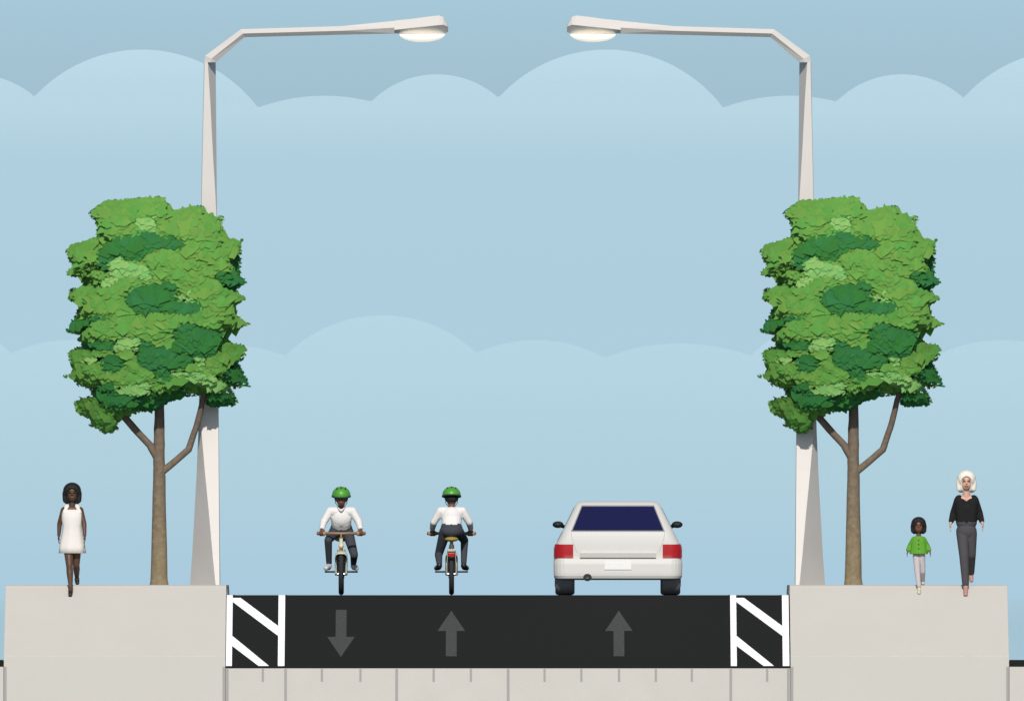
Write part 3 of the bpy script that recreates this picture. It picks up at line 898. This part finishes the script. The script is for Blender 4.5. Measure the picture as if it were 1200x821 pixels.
CRANK = Vector((0, 0.10, 0.315))
def make_bicycle():
    t = thing('bicycle', '', 'bicycle', (0, 0, 0), 0, 'cream bicycles in the bicycle lanes')
    hubs = [Vector((0, -0.50, WR)), Vector((0, 0.52, WR))]
    for hb in hubs:
        bm = bmesh.new(); torus(bm, hb, WR - 0.045, 0.016, 48, 8)
        w = bobj('wheel', bm, M['steel'], t, True)
        bm = bmesh.new(); torus(bm, hb, WR - 0.034, 0.034)
        bobj('tyre', bm, M['tyre'], w, True)
        bm = bmesh.new()
        add_tube(bm, [hb + Vector((-0.05, 0, 0)), hb + Vector((0.05, 0, 0))], 0.022, 12)
        for k in range(18):
            a = 2 * math.pi * k / 18
            add_tube(bm, [hb + Vector((0.02 * (-1) ** k, 0, 0)), hb + Vector((0, math.cos(a), math.sin(a))) * 1.0 * (WR - 0.05) - hb * 0 if False else hb + Vector((0, math.cos(a) * (WR - 0.05), math.sin(a) * (WR - 0.05)))], 0.002, 5)
        bobj('spokes', bm, M['steel'], w)
    # deep mudguards
    for hb, a0, a1 in ((hubs[0], -4, 116), (hubs[1], 64, 184)):
        bm = bmesh.new()
        outer = WR + 0.022
        rings = []
        n = 30
        for i in range(n + 1):
            a = R(a0 + (a1 - a0) * i / n)
            d = Vector((0, math.cos(a), math.sin(a)))
            sec = [(-0.085, -0.10), (-0.078, -0.03), (-0.050, -0.006), (0, 0), (0.050, -0.006), (0.078, -0.03), (0.085, -0.10),
                   (0.080, -0.10), (0.073, -0.032), (0.048, -0.011), (0, -0.005), (-0.048, -0.011), (-0.073, -0.032), (-0.080, -0.10)]
            rings.append([bm.verts.new(hb + d * (outer + r_) + Vector((x_, 0, 0))) for x_, r_ in sec])
        for a_, b_ in zip(rings[:-1], rings[1:]):
            for k in range(14): bm.faces.new((a_[k], a_[(k + 1) % 14], b_[(k + 1) % 14], b_[k]))
        bm.faces.new(rings[0]); bm.faces.new(rings[-1])
        mg = bobj('mudguard', bm, M['cream'], t, True)
        bm = bmesh.new()
        for s in (-1, 1):
            for a in (a0 + 25, a1 - 25):
                e = Vector((s * 0.080, math.cos(R(a)) * (outer - 0.07), math.sin(R(a)) * (outer - 0.07)))
                add_tube(bm, [hb + Vector((s * 0.062, 0, 0)), hb + e], 0.005, 6)
        bobj('stay', bm, M['cream'], mg)
    # step-through frame
    head_b = Vector((0, -0.36, 0.60)); head_t = Vector((0, -0.315, 0.76))
    seat_t = Vector((0, 0.235, 0.70))
    bm = bmesh.new()
    add_tube(bm, [head_b - (head_t - head_b) * 0.12, head_t], 0.024, 12)
    add_tube(bm, [head_b, Vector((0, -0.18, 0.42)), Vector((0, -0.03, 0.335)), CRANK], 0.023, 12)
    add_tube(bm, [head_t - Vector((0, 0, 0.04)), Vector((0, -0.15, 0.55)), Vector((0, 0.04, 0.45)), Vector((0, 0.15, 0.44))], 0.018, 12)
    add_tube(bm, [CRANK, seat_t], 0.020, 12)
    for s in (-1, 1):
        e = hubs[1] + Vector((s * 0.068, 0, 0))
        add_tube(bm, [CRANK + Vector((s * 0.03, 0, 0)), e], 0.011, 8)
        add_tube(bm, [seat_t.lerp(CRANK, 0.15) + Vector((s * 0.03, 0, 0)), e], 0.009, 8)
    add_tube(bm, [CRANK + Vector((-0.05, 0, 0)), CRANK + Vector((0.05, 0, 0))], 0.028, 12)
    bobj('frame', bm, M['cream'], t, True)
    bm = bmesh.new()
    crown_ = head_b - (head_t - head_b) * 0.18
    for s in (-1, 1):
        add_tube(bm, [crown_ + Vector((s * 0.03, 0, 0)), crown_ + Vector((s * 0.072, -0.02, -0.06)), hubs[0] + Vector((s * 0.070, 0, 0))], [0.015, 0.014, 0.010], 10)
    add_tube(bm, [crown_ + Vector((-0.06, 0, 0)), crown_ + Vector((0.06, 0, 0))], 0.016, 10)
    bobj('fork', bm, M['cream'], t, True)
    # handlebar with leather grips
    bm = bmesh.new()
    add_tube(bm, [head_t, head_t + Vector((0, 0.012, 0.07))], 0.014, 10)
    add_tube(bm, [Vector((-0.27, -0.20, 0.835)), Vector((-0.20, -0.255, 0.835)), Vector((0, -0.30, 0.832)), Vector((0.20, -0.255, 0.835)), Vector((0.27, -0.20, 0.835))], 0.019, 12)
    hbr = bobj('handlebar', bm, M['brown_bar'], t, True)
    for s in (-1, 1):
        bm = bmesh.new(); add_tube(bm, [Vector((s * 0.205, -0.2515, 0.835)), Vector((s * 0.285, -0.19, 0.835)), Vector((s * 0.318, -0.165, 0.835))], 0.026, 12)
        bobj('grip', bm, M['tan'], hbr, True)
    bm = bmesh.new()
    add_ell(bm, (0, 0.30, 0.755), (0.095, 0.10, 0.034)); add_capsule(bm, (0, 0.24, 0.76), (0, 0.06, 0.765), 0.045, 0.024)
    add_tube(bm, [seat_t, (0, 0.245, 0.745)], 0.014, 10)
    blob('saddle', bm, M['mustard'], t, 0.008, 3)
    # crank and pedals, level fore and aft
    bm = bmesh.new()
    for s in (-1, 1):
        a = CRANK + Vector((s * 0.055, 0, 0)); b = a + Vector((s * 0.015, s * 0.155, 0))
        add_tube(bm, [a, b], 0.011, 8)
    add_tube(bm, [CRANK + Vector((0.036, 0, 0)), CRANK + Vector((0.042, 0, 0))], 0.085, 28)
    bobj('crank', bm, M['steel'], t)
    for s in (-1, 1):
        bm = bmesh.new(); add_box(bm, CRANK + Vector((s * 0.150, s * 0.155, 0)), (0.15, 0.075, 0.024), 0.006)
        bobj('pedal', bm, M['black'], t)
    bm = bmesh.new()
    add_ell(bm, (0, -0.405, 0.665), (0.036, 0.040, 0.036), seg=16)
    add_tube(bm, [(0, -0.40, 0.655), (0, -0.35, 0.66)], 0.010, 8)
    bobj('headlight', bm, M['amber'], t, True)
    bm = bmesh.new()
    add_box(bm, (0, 0.80, 0.545), (0.088, 0.03, 0.058), 0.008)
    bobj('rear_light', bm, M['red_lamp'], t)
    bm = bmesh.new()
    add_tube(bm, [(0, 0.79, 0.545), (0, 0.72, 0.51)], 0.010, 8)
    add_box(bm, (0, 0.55, 0.610), (0.11, 0.34, 0.014), 0.004)
    for s in (-1, 1): add_tube(bm, [(s * 0.05, 0.66, 0.606), (s * 0.070, 0.53, 0.30)], 0.006, 6)
    bobj('carrier', bm, M['cream'], t)
    return t

bike = make_bicycle()
bike['label'] = 'cream bicycle coming head-on towards the viewer in the left bicycle lane'
bike.location = (X(399.5), 1.15, 0)
bike2 = copy_tree(bike)
bike2['label'] = 'cream bicycle seen from behind with a red rear light, in the right bicycle lane'
bike2.location = (X(529), 1.15, 0); bike2.rotation_euler = (0, 0, math.pi)

def ik(hip, ankle, l1, l2, fwd):
    d = ankle - hip; L_ = min(d.length, (l1 + l2) * 0.999)
    d.normalize()
    a = (l1 * l1 - l2 * l2 + L_ * L_) / (2 * L_)
    h = math.sqrt(max(0.0, l1 * l1 - a * a))
    f = (fwd - d * fwd.dot(d)).normalized()
    return hip + d * a + f * h

def cyclist(label, loc, rz, shoe_m, hair_m):
    t = thing('person', label, 'person', loc, rz, 'cyclists in white shirts and green helmets')
    hc = Vector((0, 0.015, 1.305)); hr = 0.108
    bm = bmesh.new()
    head_shapes(bm, hc, hr)
    add_capsule(bm, (0, 0.03, 1.235), (0, 0.055, 1.16), 0.042, 0.05)
    add_capsule(bm, (-0.13, 0.06, 1.135), (0.13, 0.06, 1.135), 0.055, 0.055)
    add_ell(bm, (0, 0.08, 1.05), (0.11, 0.07, 0.12))
    add_capsule(bm, (0, 0.10, 1.02), (0, 0.17, 0.88), 0.075, 0.08)
    legs = []
    for s in (-1, 1):
        hip = Vector((s * 0.085, 0.18, 0.86)); ank = Vector((s * 0.165, CRANK.y + s * 0.155 + 0.05, 0.425))
        knee = ik(hip, ank, 0.40, 0.37, Vector((s * 0.10, -1, 0.15)))
        knee.x = s * 0.175
        legs.append((s, hip, knee, ank))
        add_capsule(bm, hip, knee, 0.06, 0.040); add_capsule(bm, knee, ank, 0.038, 0.027)
    arms = []
    for s in (-1, 1):
        sh = Vector((s * 0.150, 0.06, 1.135)); wr = Vector((s * 0.262, -0.135, 0.885)); el = Vector((s * 0.240, 0.03, 0.985))
        arms.append((s, sh, el, wr))
        add_capsule(bm, sh, el, 0.045, 0.036); add_capsule(bm, el, wr, 0.036, 0.025)
        # hand closed round the grip: palm on top, fingers down the front, thumb beneath
        g = Vector((s * 0.255, -0.212, 0.835)); ax = Vector((s * 0.80, 0.60, 0)).normalized(); f = Vector((s * 0.55, -0.80, 0)).normalized()
        add_ell(bm, g + Vector((0, 0.035, 0.034)), (0.036, 0.044, 0.018))
        add_capsule(bm, wr, g + Vector((0, 0.055, 0.034)), 0.024, 0.020)
        for k, off in enumerate((-0.030, -0.010, 0.010, 0.029)):
            r_ = 0.0355
            lens_ = (1.0, 1.06, 1.0, 0.85)[k]
            prev = None
            for j in range(5):
                a = R(95 - 52 * j * lens_)
                p = g + ax * off + f * (r_ * math.cos(a)) * 1.0 + Vector((0, 0, r_ * math.sin(a)))
                if prev is not None: add_capsule(bm, prev, p, 0.0090 - 0.0004 * j, 0.0088 - 0.0004 * j, 8)
                prev = p
        p0 = g + ax * -0.034 + Vector((0, 0.03, 0.022)); p1 = g + ax * -0.046 + Vector((0, 0.012, -0.014)); p2 = g + ax * -0.044 + f * 0.014 + Vector((0, 0, -0.034))
        add_capsule(bm, p0, p1, 0.012, 0.010, 8); add_capsule(bm, p1, p2, 0.010, 0.0085, 8)
    me = fuse(bm, 0.0065, 3); paint_face(me, hc, hr)
    obj('body', me, [M['skin_brown'], M['eye'], M['lips']], t)
    # helmet
    bm = bmesh.new()
    add_ell(bm, hc + Vector((0, 0.012, 0.046)), (0.126, 0.148, 0.118), seg=28)
    bmesh.ops.bisect_plane(bm, geom=bm.verts[:] + bm.edges[:] + bm.faces[:], plane_co=hc + Vector((0, 0, 0.032)), plane_no=(0, 0.14, -1), clear_outer=True)
    bmesh.ops.holes_fill(bm, edges=[e for e in bm.edges if e.is_boundary])
    hm = bobj('helmet', bm, M['helmet'], t, True)
    for s in (-1, 0, 1):
        for k in range(3):
            a = R(52 + 32 * k)
            x = s * 0.056
            yy = 0.012 - 0.150 * math.cos(a); zz = 0.046 + 0.118 * math.sin(a) * math.sqrt(max(0.1, 1 - (x / 0.126) ** 2))
            bm = bmesh.new()
            add_ell(bm, hc + Vector((x, yy * math.sqrt(1 - (x / 0.126) ** 2), zz - 0.006)), (0.011, 0.030, 0.009), Matrix.Rotation(R(52 + 32 * k) - math.pi / 2, 3, 'X'), 12)
            bobj('vent', bm, M['helmet_dark'], hm, True)
    bm = bmesh.new()
    for k in range(40):
        a0 = 2 * math.pi * k / 40; a1 = 2 * math.pi * (k + 1) / 40
        f_ = lambda a: hc + Vector((math.cos(a) * 0.124, 0.012 + math.sin(a) * 0.146, 0.030 + 0.14 * (math.sin(a) * 0.146)))
        add_tube(bm, [f_(a0), f_(a1)], 0.010, 6)
    bobj('rim', bm, M['helmet_dark'], hm, True)
    bm = bmesh.new()
    add_ell(bm, hc + Vector((0, 0.030, 0.0)), (0.094, 0.092, 0.062))
    bmesh.ops.bisect_plane(bm, geom=bm.verts[:] + bm.edges[:] + bm.faces[:], plane_co=hc + Vector((0, -0.018, 0)), plane_no=(0, -1, 0), clear_outer=True)
    bmesh.ops.holes_fill(bm, edges=[e for e in bm.edges if e.is_boundary])
    bobj('hair', bm, hair_m, t, True)
    bm = bmesh.new()
    for s in (-1, 1):
        add_tube(bm, [hc + Vector((s * 0.084, 0.01, 0.03)), hc + Vector((s * 0.078, -0.005, -0.06)), hc + Vector((s * 0.04, -0.03, -0.108)), hc + Vector((0, -0.035, -0.116))], 0.005, 6)
    bobj('chin_strap', bm, M['helmet_dark'], hm, True)
    # shirt
    bm = bmesh.new()
    add_capsule(bm, (-0.125, 0.058, 1.128), (0.125, 0.058, 1.128), 0.066, 0.066)
    add_ell(bm, (0, 0.08, 1.05), (0.145, 0.108, 0.145))
    add_capsule(bm, (-0.03, 0.10, 1.0), (-0.03, 0.155, 0.935), 0.106, 0.106); add_capsule(bm, (0.03, 0.10, 1.0), (0.03, 0.155, 0.935), 0.106, 0.106)
    for s, sh, el, wr in arms:
        add_capsule(bm, sh, el, 0.058, 0.049); add_capsule(bm, el, el.lerp(wr, 0.85), 0.049, 0.038)
    sh_ = blob('shirt', bm, M['shirt'], t, 0.008, 4)
    bm = bmesh.new()
    add_tube(bm, [(-0.045, 0.0, 1.185), (-0.02, -0.035, 1.155), (0, -0.043, 1.135), (0.02, -0.035, 1.155), (0.045, 0.0, 1.185)], 0.010, 8)
    bobj('collar', bm, M['shirt'], sh_, True)
    bm = bmesh.new()
    add_capsule(bm, (-0.045, 0.165, 0.905), (0.045, 0.165, 0.905), 0.104, 0.104)
    add_ell(bm, (0, 0.20, 0.865), (0.150, 0.125, 0.095))
    for s, hip, knee, ank in legs:
        add_capsule(bm, hip, knee, 0.082, 0.055); add_capsule(bm, knee, knee.lerp(ank, 0.96), 0.054, 0.040)
    blob('trousers', bm, M['navy_cloth'], t, 0.008, 4)
    for s, hip, knee, ank in legs:
        bm = bmesh.new()
        toe = Vector((ank.x + s * 0.040, ank.y - 0.145, 0.364))
        shoe(bm, ank + Vector((0, 0.0, -0.026)), toe, 1.15)
        blob('shoe', bm, shoe_m, t, 0.008, 2)
    return t
cyclist('cyclist in a white shirt, green helmet and pale shoes riding towards the viewer', (X(399.5), 1.15, 0), 0, M['shoe_pale'], M['hair_black'])
cyclist('cyclist in a white shirt, green helmet and dark shoes riding away from the viewer', (X(529), 1.15, 0), math.pi, M['shoe_black'], M['hair_black'])

# ------------------------------------------------------------------ car
def make_car():
    t = thing('car', 'white hatchback with red tail lights and dark blue rear window, seen from behind', 'car', (X(724.2), 0.25, 0))
    L5 = [  # z, half width, rear y, front y, corner radius
        (0.205, 0.800, 0.075, 3.72, 0.14), (0.222, 0.838, 0.030, 3.79, 0.15), (0.27, 0.852, 0.010, 3.84, 0.15), (0.42, 0.857, 0.022, 3.86, 0.15), (0.50, 0.857, 0.042, 3.85, 0.15),
        (0.535, 0.857, 0.048, 3.83, 0.15), (0.62, 0.856, 0.052, 3.78, 0.15), (0.665, 0.848, 0.055, 3.72, 0.15), (0.72, 0.822, 0.060, 3.62, 0.15), (0.80, 0.780, 0.075, 3.15, 0.14), (0.845, 0.757, 0.088, 2.92, 0.13), (0.86, 0.749, 0.10, 2.86, 0.125),
        (1.00, 0.680, 0.23, 2.58, 0.115), (1.15, 0.606, 0.37, 2.28, 0.11), (1.215, 0.574, 0.435, 2.14, 0.105), (1.245, 0.553, 0.475, 2.06, 0.10), (1.262, 0.515, 0.54, 1.95, 0.10), (1.270, 0.42, 0.65, 1.80, 0.10)]
    def lev(z):
        if z <= L5[0][0]: return L5[0][1:]
        for a, b in zip(L5[:-1], L5[1:]):
            if z <= b[0]:
                f = (z - a[0]) / (b[0] - a[0])
                return tuple(a[k] + (b[k] - a[k]) * f for k in range(1, 5))
        return L5[-1][1:]
    def ring(z, n=10):
        w, r, f, c = lev(z)
        pts = []
        for (cx, cy, a0) in ((w - c, r + c, -90), (w - c, f - c * 1.3, 0), (-w + c, f - c * 1.3, 90), (-w + c, r + c, 180)):
            cc = c * (1.3 if a0 in (0, 90) else 1)
            for i in range(n + 1):
                a = R(a0 + 90 * i / n)
                pts.append(Vector((cx + c * math.cos(a), cy + cc * math.sin(a), z)))
        return pts
    bm = bmesh.new()
    rs = [[bm.verts.new(p) for p in ring(l[0])] for l in L5]
    n = len(rs[0])
    for a, b in zip(rs[:-1], rs[1:]):
        for k in range(n): bm.faces.new((a[k], a[(k + 1) % n], b[(k + 1) % n], b[k]))
    bm.faces.new(rs[0][::-1]); bm.faces.new(rs[-1])
    # wheel arches
    cb = bmesh.new()
    for yy in (0.43, 3.05):
        for s in (-1, 1):
            add_tube(cb, [(s * 0.55, yy, 0.30), (s * 0.95, yy, 0.30)], 0.352, 40)
    cme = bpy.data.meshes.new('cut'); bmesh.ops.recalc_face_normals(cb, faces=cb.faces[:]); cb.to_mesh(cme); cb.free()
    co = bpy.data.objects.new('cut', cme); C.objects.link(co)
    def bl(o):
        m = o.modifiers.new('b', 'BOOLEAN'); m.operation = 'DIFFERENCE'; m.object = co; m.solver = 'EXACT'
    me = evaluated(bm, [bl])
    bpy.data.objects.remove(co); bpy.data.meshes.remove(cme)
    me.materials.clear()
    for p in me.polygons: p.use_smooth = True
    body = obj('body', me, M['car_white'], t)
    ws = body.modifiers.new('en', 'EDGE_SPLIT'); ws.split_angle = R(38)

    # point on the skin: s = distance from the middle of the rear, measured along the rear then round the corner and up the flank
    def skin(z, s, off):
        w, r, f, c = lev(z)
        sg = 1 if s >= 0 else -1
        a = abs(s)
        fl = w - c; arc = c * math.pi / 2
        if a < fl: p = Vector((a, r, z)); nn = Vector((0, -1, 0))
        elif a < fl + arc:
            th = (a - fl) / c
            nn = Vector((math.sin(th), -math.cos(th), 0)); p = Vector((fl, r + c, z)) + nn * c
        else: p = Vector((w, r + c + (a - fl - arc), z)); nn = Vector((1, 0, 0))
        w2, r2, f2, c2 = lev(z + 0.01)
        tilt = ((r2 - r) if nn.y < -0.7 else (w - w2)) / 0.01
        nn = (nn + Vector((0, 0, tilt))).normalized()
        p = p + nn * off
        p.x *= sg
        return p
    def patch(name, m, z0, z1, s0, s1, off, parent, thick=0.02, nz=8, ns=24, smooth=True):
        """s0, s1: functions of z"""
        bm = bmesh.new()
        g = []; g2 = []
        for i in range(nz + 1):
            z = z0 + (z1 - z0) * i / nz
            g.append([]); g2.append([])
            for j in range(ns + 1):
                s = s0(z) + (s1(z) - s0(z)) * j / ns
                g[-1].append(bm.verts.new(skin(z, s, off))); g2[-1].append(bm.verts.new(skin(z, s, off - thick)))
        for i in range(nz):
            for j in range(ns):
                bm.faces.new((g[i][j], g[i][j + 1], g[i + 1][j + 1], g[i + 1][j])); bm.faces.new((g2[i][j], g2[i + 1][j], g2[i + 1][j + 1], g2[i][j + 1]))
        for j in range(ns):
            bm.faces.new((g[0][j], g2[0][j], g2[0][j + 1], g[0][j + 1])); bm.faces.new((g[-1][j], g[-1][j + 1], g2[-1][j + 1], g2[-1][j]))
        for i in range(nz):
            bm.faces.new((g[i][0], g[i + 1][0], g2[i + 1][0], g2[i][0])); bm.faces.new((g[i][-1], g2[i][-1], g2[i + 1][-1], g[i + 1][-1]))
        o = bobj(name, bm, m, parent, False)
        return o
    wline = lambda d: (lambda z: 0.630 + (0.489 - 0.630) * (z - 0.858) / (1.205 - 0.858) + d)
    neg = lambda f: (lambda z: -f(z))
    rw = patch('rear_window', M['glass'], 0.870, 1.192, neg(wline(-0.012)), wline(-0.012), 0.008, t)
    patch('window_seal', M['rubber_seal'], 0.858, 1.212, neg(wline(0.004)), wline(0.004), 0.004, rw)
    for sg in (-1, 1):
        lo = lambda z, s=sg: s * 0.605
        hi = lambda z, s=sg: s * 0.965
        a, b = (lo, hi) if sg > 0 else (hi, lo)
        patch('tail_light', M['red_lamp'], 0.502, 0.684, a, b, 0.012, t)
        # side glass: two panes a side
        def side_s(y):
            def f(z, y=y):
                w, r, ff, c = lev(z)
                return sg * ((w - c) + c * math.pi / 2 + max(0.0, y(z) - r - c))
            return f
        rear_edge = lambda z: 0.55 + (z - 0.9) * 0.9
        front_edge = lambda z: 2.50 - (z - 0.9) * 1.75
        mid = lambda z: 1.28
        for q0, q1 in ((rear_edge, lambda z: 1.24), (lambda z: 1.30, front_edge)):
            a, b = side_s(q0), side_s(q1)
            if sg < 0: a, b = b, a
            patch('side_window', M['glass'], 0.895, 1.185, a, b, 0.005, t)
        for yy in (1.28, 2.42):
            bm = bmesh.new()
            rows = [skin(z, sg * (lev(z)[0] - lev(z)[3] + lev(z)[3] * math.pi / 2 + yy - lev(z)[1] - lev(z)[3]), 0.0015) for z in (0.30, 0.45, 0.62, 0.75, 0.86)]
            add_tube(bm, rows, 0.004, 5)
            bobj('door_gap', bm, M['dark_metal'], t)
        bm = bmesh.new()
        add_box(bm, (sg * 0.862, 1.48, 0.645), (0.02, 0.16, 0.028), 0.008)
        bobj('door_handle', bm, M['car_trim'], t)
        # wing mirror
        bm = bmesh.new()
        add_ell(bm, (sg * 0.808, 2.16, 0.955), (0.078, 0.075, 0.047))
        add_capsule(bm, (sg * 0.66, 2.22, 0.91), (sg * 0.76, 2.19, 0.935), 0.022, 0.026)
        blob('wing_mirror', bm, M['black'], t, 0.010, 3)
        # front lights
    # windscreen
    bm = bmesh.new()
    def scr(z, x):
        w, r, f, c = lev(z)
        return Vector((x, f + 0.006, z))
    g = [[bm.verts.new(scr(z, x * (lev(z)[0] - lev(z)[3] * 1.02))) for x in (-1, -0.5, 0, 0.5, 1)] for z in (0.885, 1.0, 1.1, 1.195)]
    for i in range(3):
        for j in range(4): bm.faces.new((g[i][j], g[i][j + 1], g[i + 1][j + 1], g[i + 1][j]))
    bobj('windscreen', bm, M['glass'], t)
    for sg in (-1, 1):
        bm = bmesh.new(); add_ell(bm, (sg * 0.64, 3.72, 0.60), (0.15, 0.10, 0.07)); bobj('headlight', bm, M['steel'], t, True)
    # tailgate lip: the flank under it turns down
    bm = bmesh.new()
    prof = [(0.09, 0.580), (0.014, 0.580), (0.004, 0.576), (0.002, 0.570), (0.014, 0.507), (0.09, 0.507)]
    add_extrude_x(bm, prof, -0.515, 0.515)
    bobj('tailgate_lip', bm, M['car_trim'], t)
    # fine shut lines of the tailgate and the bumper
    for sg in (-1, 1):
        bm = bmesh.new()
        add_tube(bm, [skin(z, sg * s, 0.000) for z, s in ((0.575, 0.555), (0.66, 0.585), (0.74, 0.615), (0.80, 0.628), (0.845, 0.632))], 0.0022, 5)
        bobj('tailgate_gap', bm, M['rubber_seal'], t)
    # bumper with a slightly proud face
    patch('bumper', M['car_trim'], 0.235, 0.475, lambda z: -0.90, lambda z: 0.90, 0.022, t, 0.05, 8, 40)
    bm = bmesh.new(); add_box(bm, (0, -0.0095, 0.396), (0.365, 0.014, 0.108), 0.004)
    bobj('number_plate', bm, M['plate'], t)
    # exhaust
    bm = bmesh.new()
    cx = -0.412
    for r0, r1, y0, y1 in ((0.050, 0.050, -0.045, 0.30),):
        seg = 24
        o0 = [bm.verts.new((cx + r0 * math.cos(2 * math.pi * k / seg) * 1.15, y0, 0.238 + r0 * math.sin(2 * math.pi * k / seg))) for k in range(seg)]
        o1 = [bm.verts.new((cx + r1 * math.cos(2 * math.pi * k / seg) * 1.15, y1, 0.238 + r1 * math.sin(2 * math.pi * k / seg))) for k in range(seg)]
        i0 = [bm.verts.new((cx + 0.030 * math.cos(2 * math.pi * k / seg) * 1.15, y0, 0.238 + 0.030 * math.sin(2 * math.pi * k / seg))) for k in range(seg)]
        i1 = [bm.verts.new((cx + 0.028 * math.cos(2 * math.pi * k / seg), y1 - 0.05, 0.238 + 0.028 * math.sin(2 * math.pi * k / seg))) for k in range(seg)]
        for k in range(seg):
            j = (k + 1) % seg
            bm.faces.new((o0[k], o0[j], o1[j], o1[k])); bm.faces.new((o0[k], i0[k], i0[j], o0[j])); bm.faces.new((i0[k], i1[k], i1[j], i0[j]))
        bm.faces.new(o1); bm.faces.new(i1)
    bobj('exhaust_pipe', bm, M['black'], t, False)
    # wheels
    for yy in (0.43, 3.05):
        for s in (-1, 1):
            bm = bmesh.new()
            r_ = 0.30
            pr = [(0.585, 0.20), (0.585, 0.27), (0.600, 0.293), (0.63, 0.30), (0.80, 0.30), (0.83, 0.293), (0.845, 0.27), (0.845, 0.20)]
            seg = 48
            rings = [[bm.verts.new((s * x, yy + rr * math.cos(2 * math.pi * k / seg), 0.30 + rr * math.sin(2 * math.pi * k / seg))) for k in range(seg)] for x, rr in pr]
            for a, b in zip(rings[:-1], rings[1:]):
                for k in range(seg): bm.faces.new((a[k], a[(k + 1) % seg], b[(k + 1) % seg], b[k]))
            bm.faces.new(rings[0]); bm.faces.new(rings[-1])
            for gx in (0.67, 0.715, 0.76):
                pass
            w = bobj('wheel', bm, M['tyre_grey'], t, False)
            for p in w.data.polygons: p.use_smooth = len(p.vertices) == 4
            bm = bmesh.new()
            for k in range(5):
                a = 2 * math.pi * k / 5
                add_box(bm, (s * 0.846, yy + 0.095 * math.cos(a), 0.30 + 0.095 * math.sin(a)), (0.012, 0.19, 0.05), 0.004, Matrix.Rotation(a, 3, 'X'))
            add_tube(bm, [(s * 0.835, yy, 0.30), (s * 0.858, yy, 0.30)], 0.05, 20)
            bobj('rim', bm, M['steel'], w)
    return t
make_car()

# ------------------------------------------------------------------ light, sky, camera
SUN_EL = 37.0
sun = bpy.data.lights.new('sun', 'SUN'); sun.energy = 4.2; sun.angle = R(0.5); sun.color = (1.0, 0.955, 0.90)
so = bpy.data.objects.new('sun', sun); C.objects.link(so)
so.rotation_euler = (R(90 - SUN_EL), 0, R(0)); so.location = (0, -30, 20)

w = bpy.data.worlds.new('World'); scene.world = w; w.use_nodes = True
nt = w.node_tree; N = nt.nodes; L = nt.links
bg = N['Background']
sky = N.new('ShaderNodeTexSky'); sky.sky_type = 'NISHITA'; sky.sun_disc = False
sky.sun_elevation = R(SUN_EL); sky.sun_rotation = R(180)
tc = N.new('ShaderNodeTexCoord'); sp = N.new('ShaderNodeSeparateXYZ'); L.new(tc.outputs['Generated'], sp.inputs['Vector'])
STR = 0.09
EXPO = 0.0
def lin(c): return tuple(((v / 255 + 0.055) / 1.055) ** 2.4 if v / 255 > 0.04045 else v / 255 / 12.92 for v in c)
ramp = N.new('ShaderNodeValToRGB')
mrz = N.new('ShaderNodeMapRange'); mrz.inputs['From Min'].default_value = Z(700) / D; mrz.inputs['From Max'].default_value = Z(0) / D
L.new(sp.outputs['Z'], mrz.inputs['Value']); L.new(mrz.outputs['Result'], ramp.inputs['Fac'])
cols = [(0.0, (170, 203, 222)), (0.2, (174, 206, 220)), (0.45, (174, 206, 221)), (0.66, (173, 205, 221)), (0.84, (161, 192, 208)), (1.0, (167, 200, 216))]
el = ramp.color_ramp.elements
while len(el) < len(cols): el.new(0.5)
for e, (p, c) in zip(el, cols):
    e.position = p
    e.color = (*[v / STR for v in lin(c)], 1)
mixf = N.new('ShaderNodeMapRange'); mixf.interpolation_type = 'SMOOTHSTEP'
mixf.inputs['From Min'].default_value = 0.03; mixf.inputs['From Max'].default_value = 0.18
L.new(sp.outputs['Z'], mixf.inputs['Value'])
mx = N.new('ShaderNodeMix'); mx.data_type = 'RGBA'
L.new(mixf.outputs['Result'], mx.inputs['Factor']); L.new(ramp.outputs['Color'], mx.inputs[6]); L.new(sky.outputs['Color'], mx.inputs[7])
L.new(mx.outputs[2], bg.inputs['Color'])
bg.inputs['Strength'].default_value = STR

cam = bpy.data.cameras.new('camera'); co = bpy.data.objects.new('camera', cam); C.objects.link(co)
co.location = (0, -D, 0); co.rotation_euler = (R(90), 0, 0)
cam.sensor_width = 36; cam.lens = 36 * D / (1200 / S)
cam.shift_y = (696.5 - 410.2) / 1200
cam.clip_start = 1; cam.clip_end = 400000
scene.camera = co
scene.view_settings.view_transform = 'Standard'; scene.view_settings.look = 'None'
scene.view_settings.exposure = EXPO; scene.view_settings.gamma = 1; scene.view_settings.use_curve_mapping = False
scene.cycles.transparent_max_bounces = 12
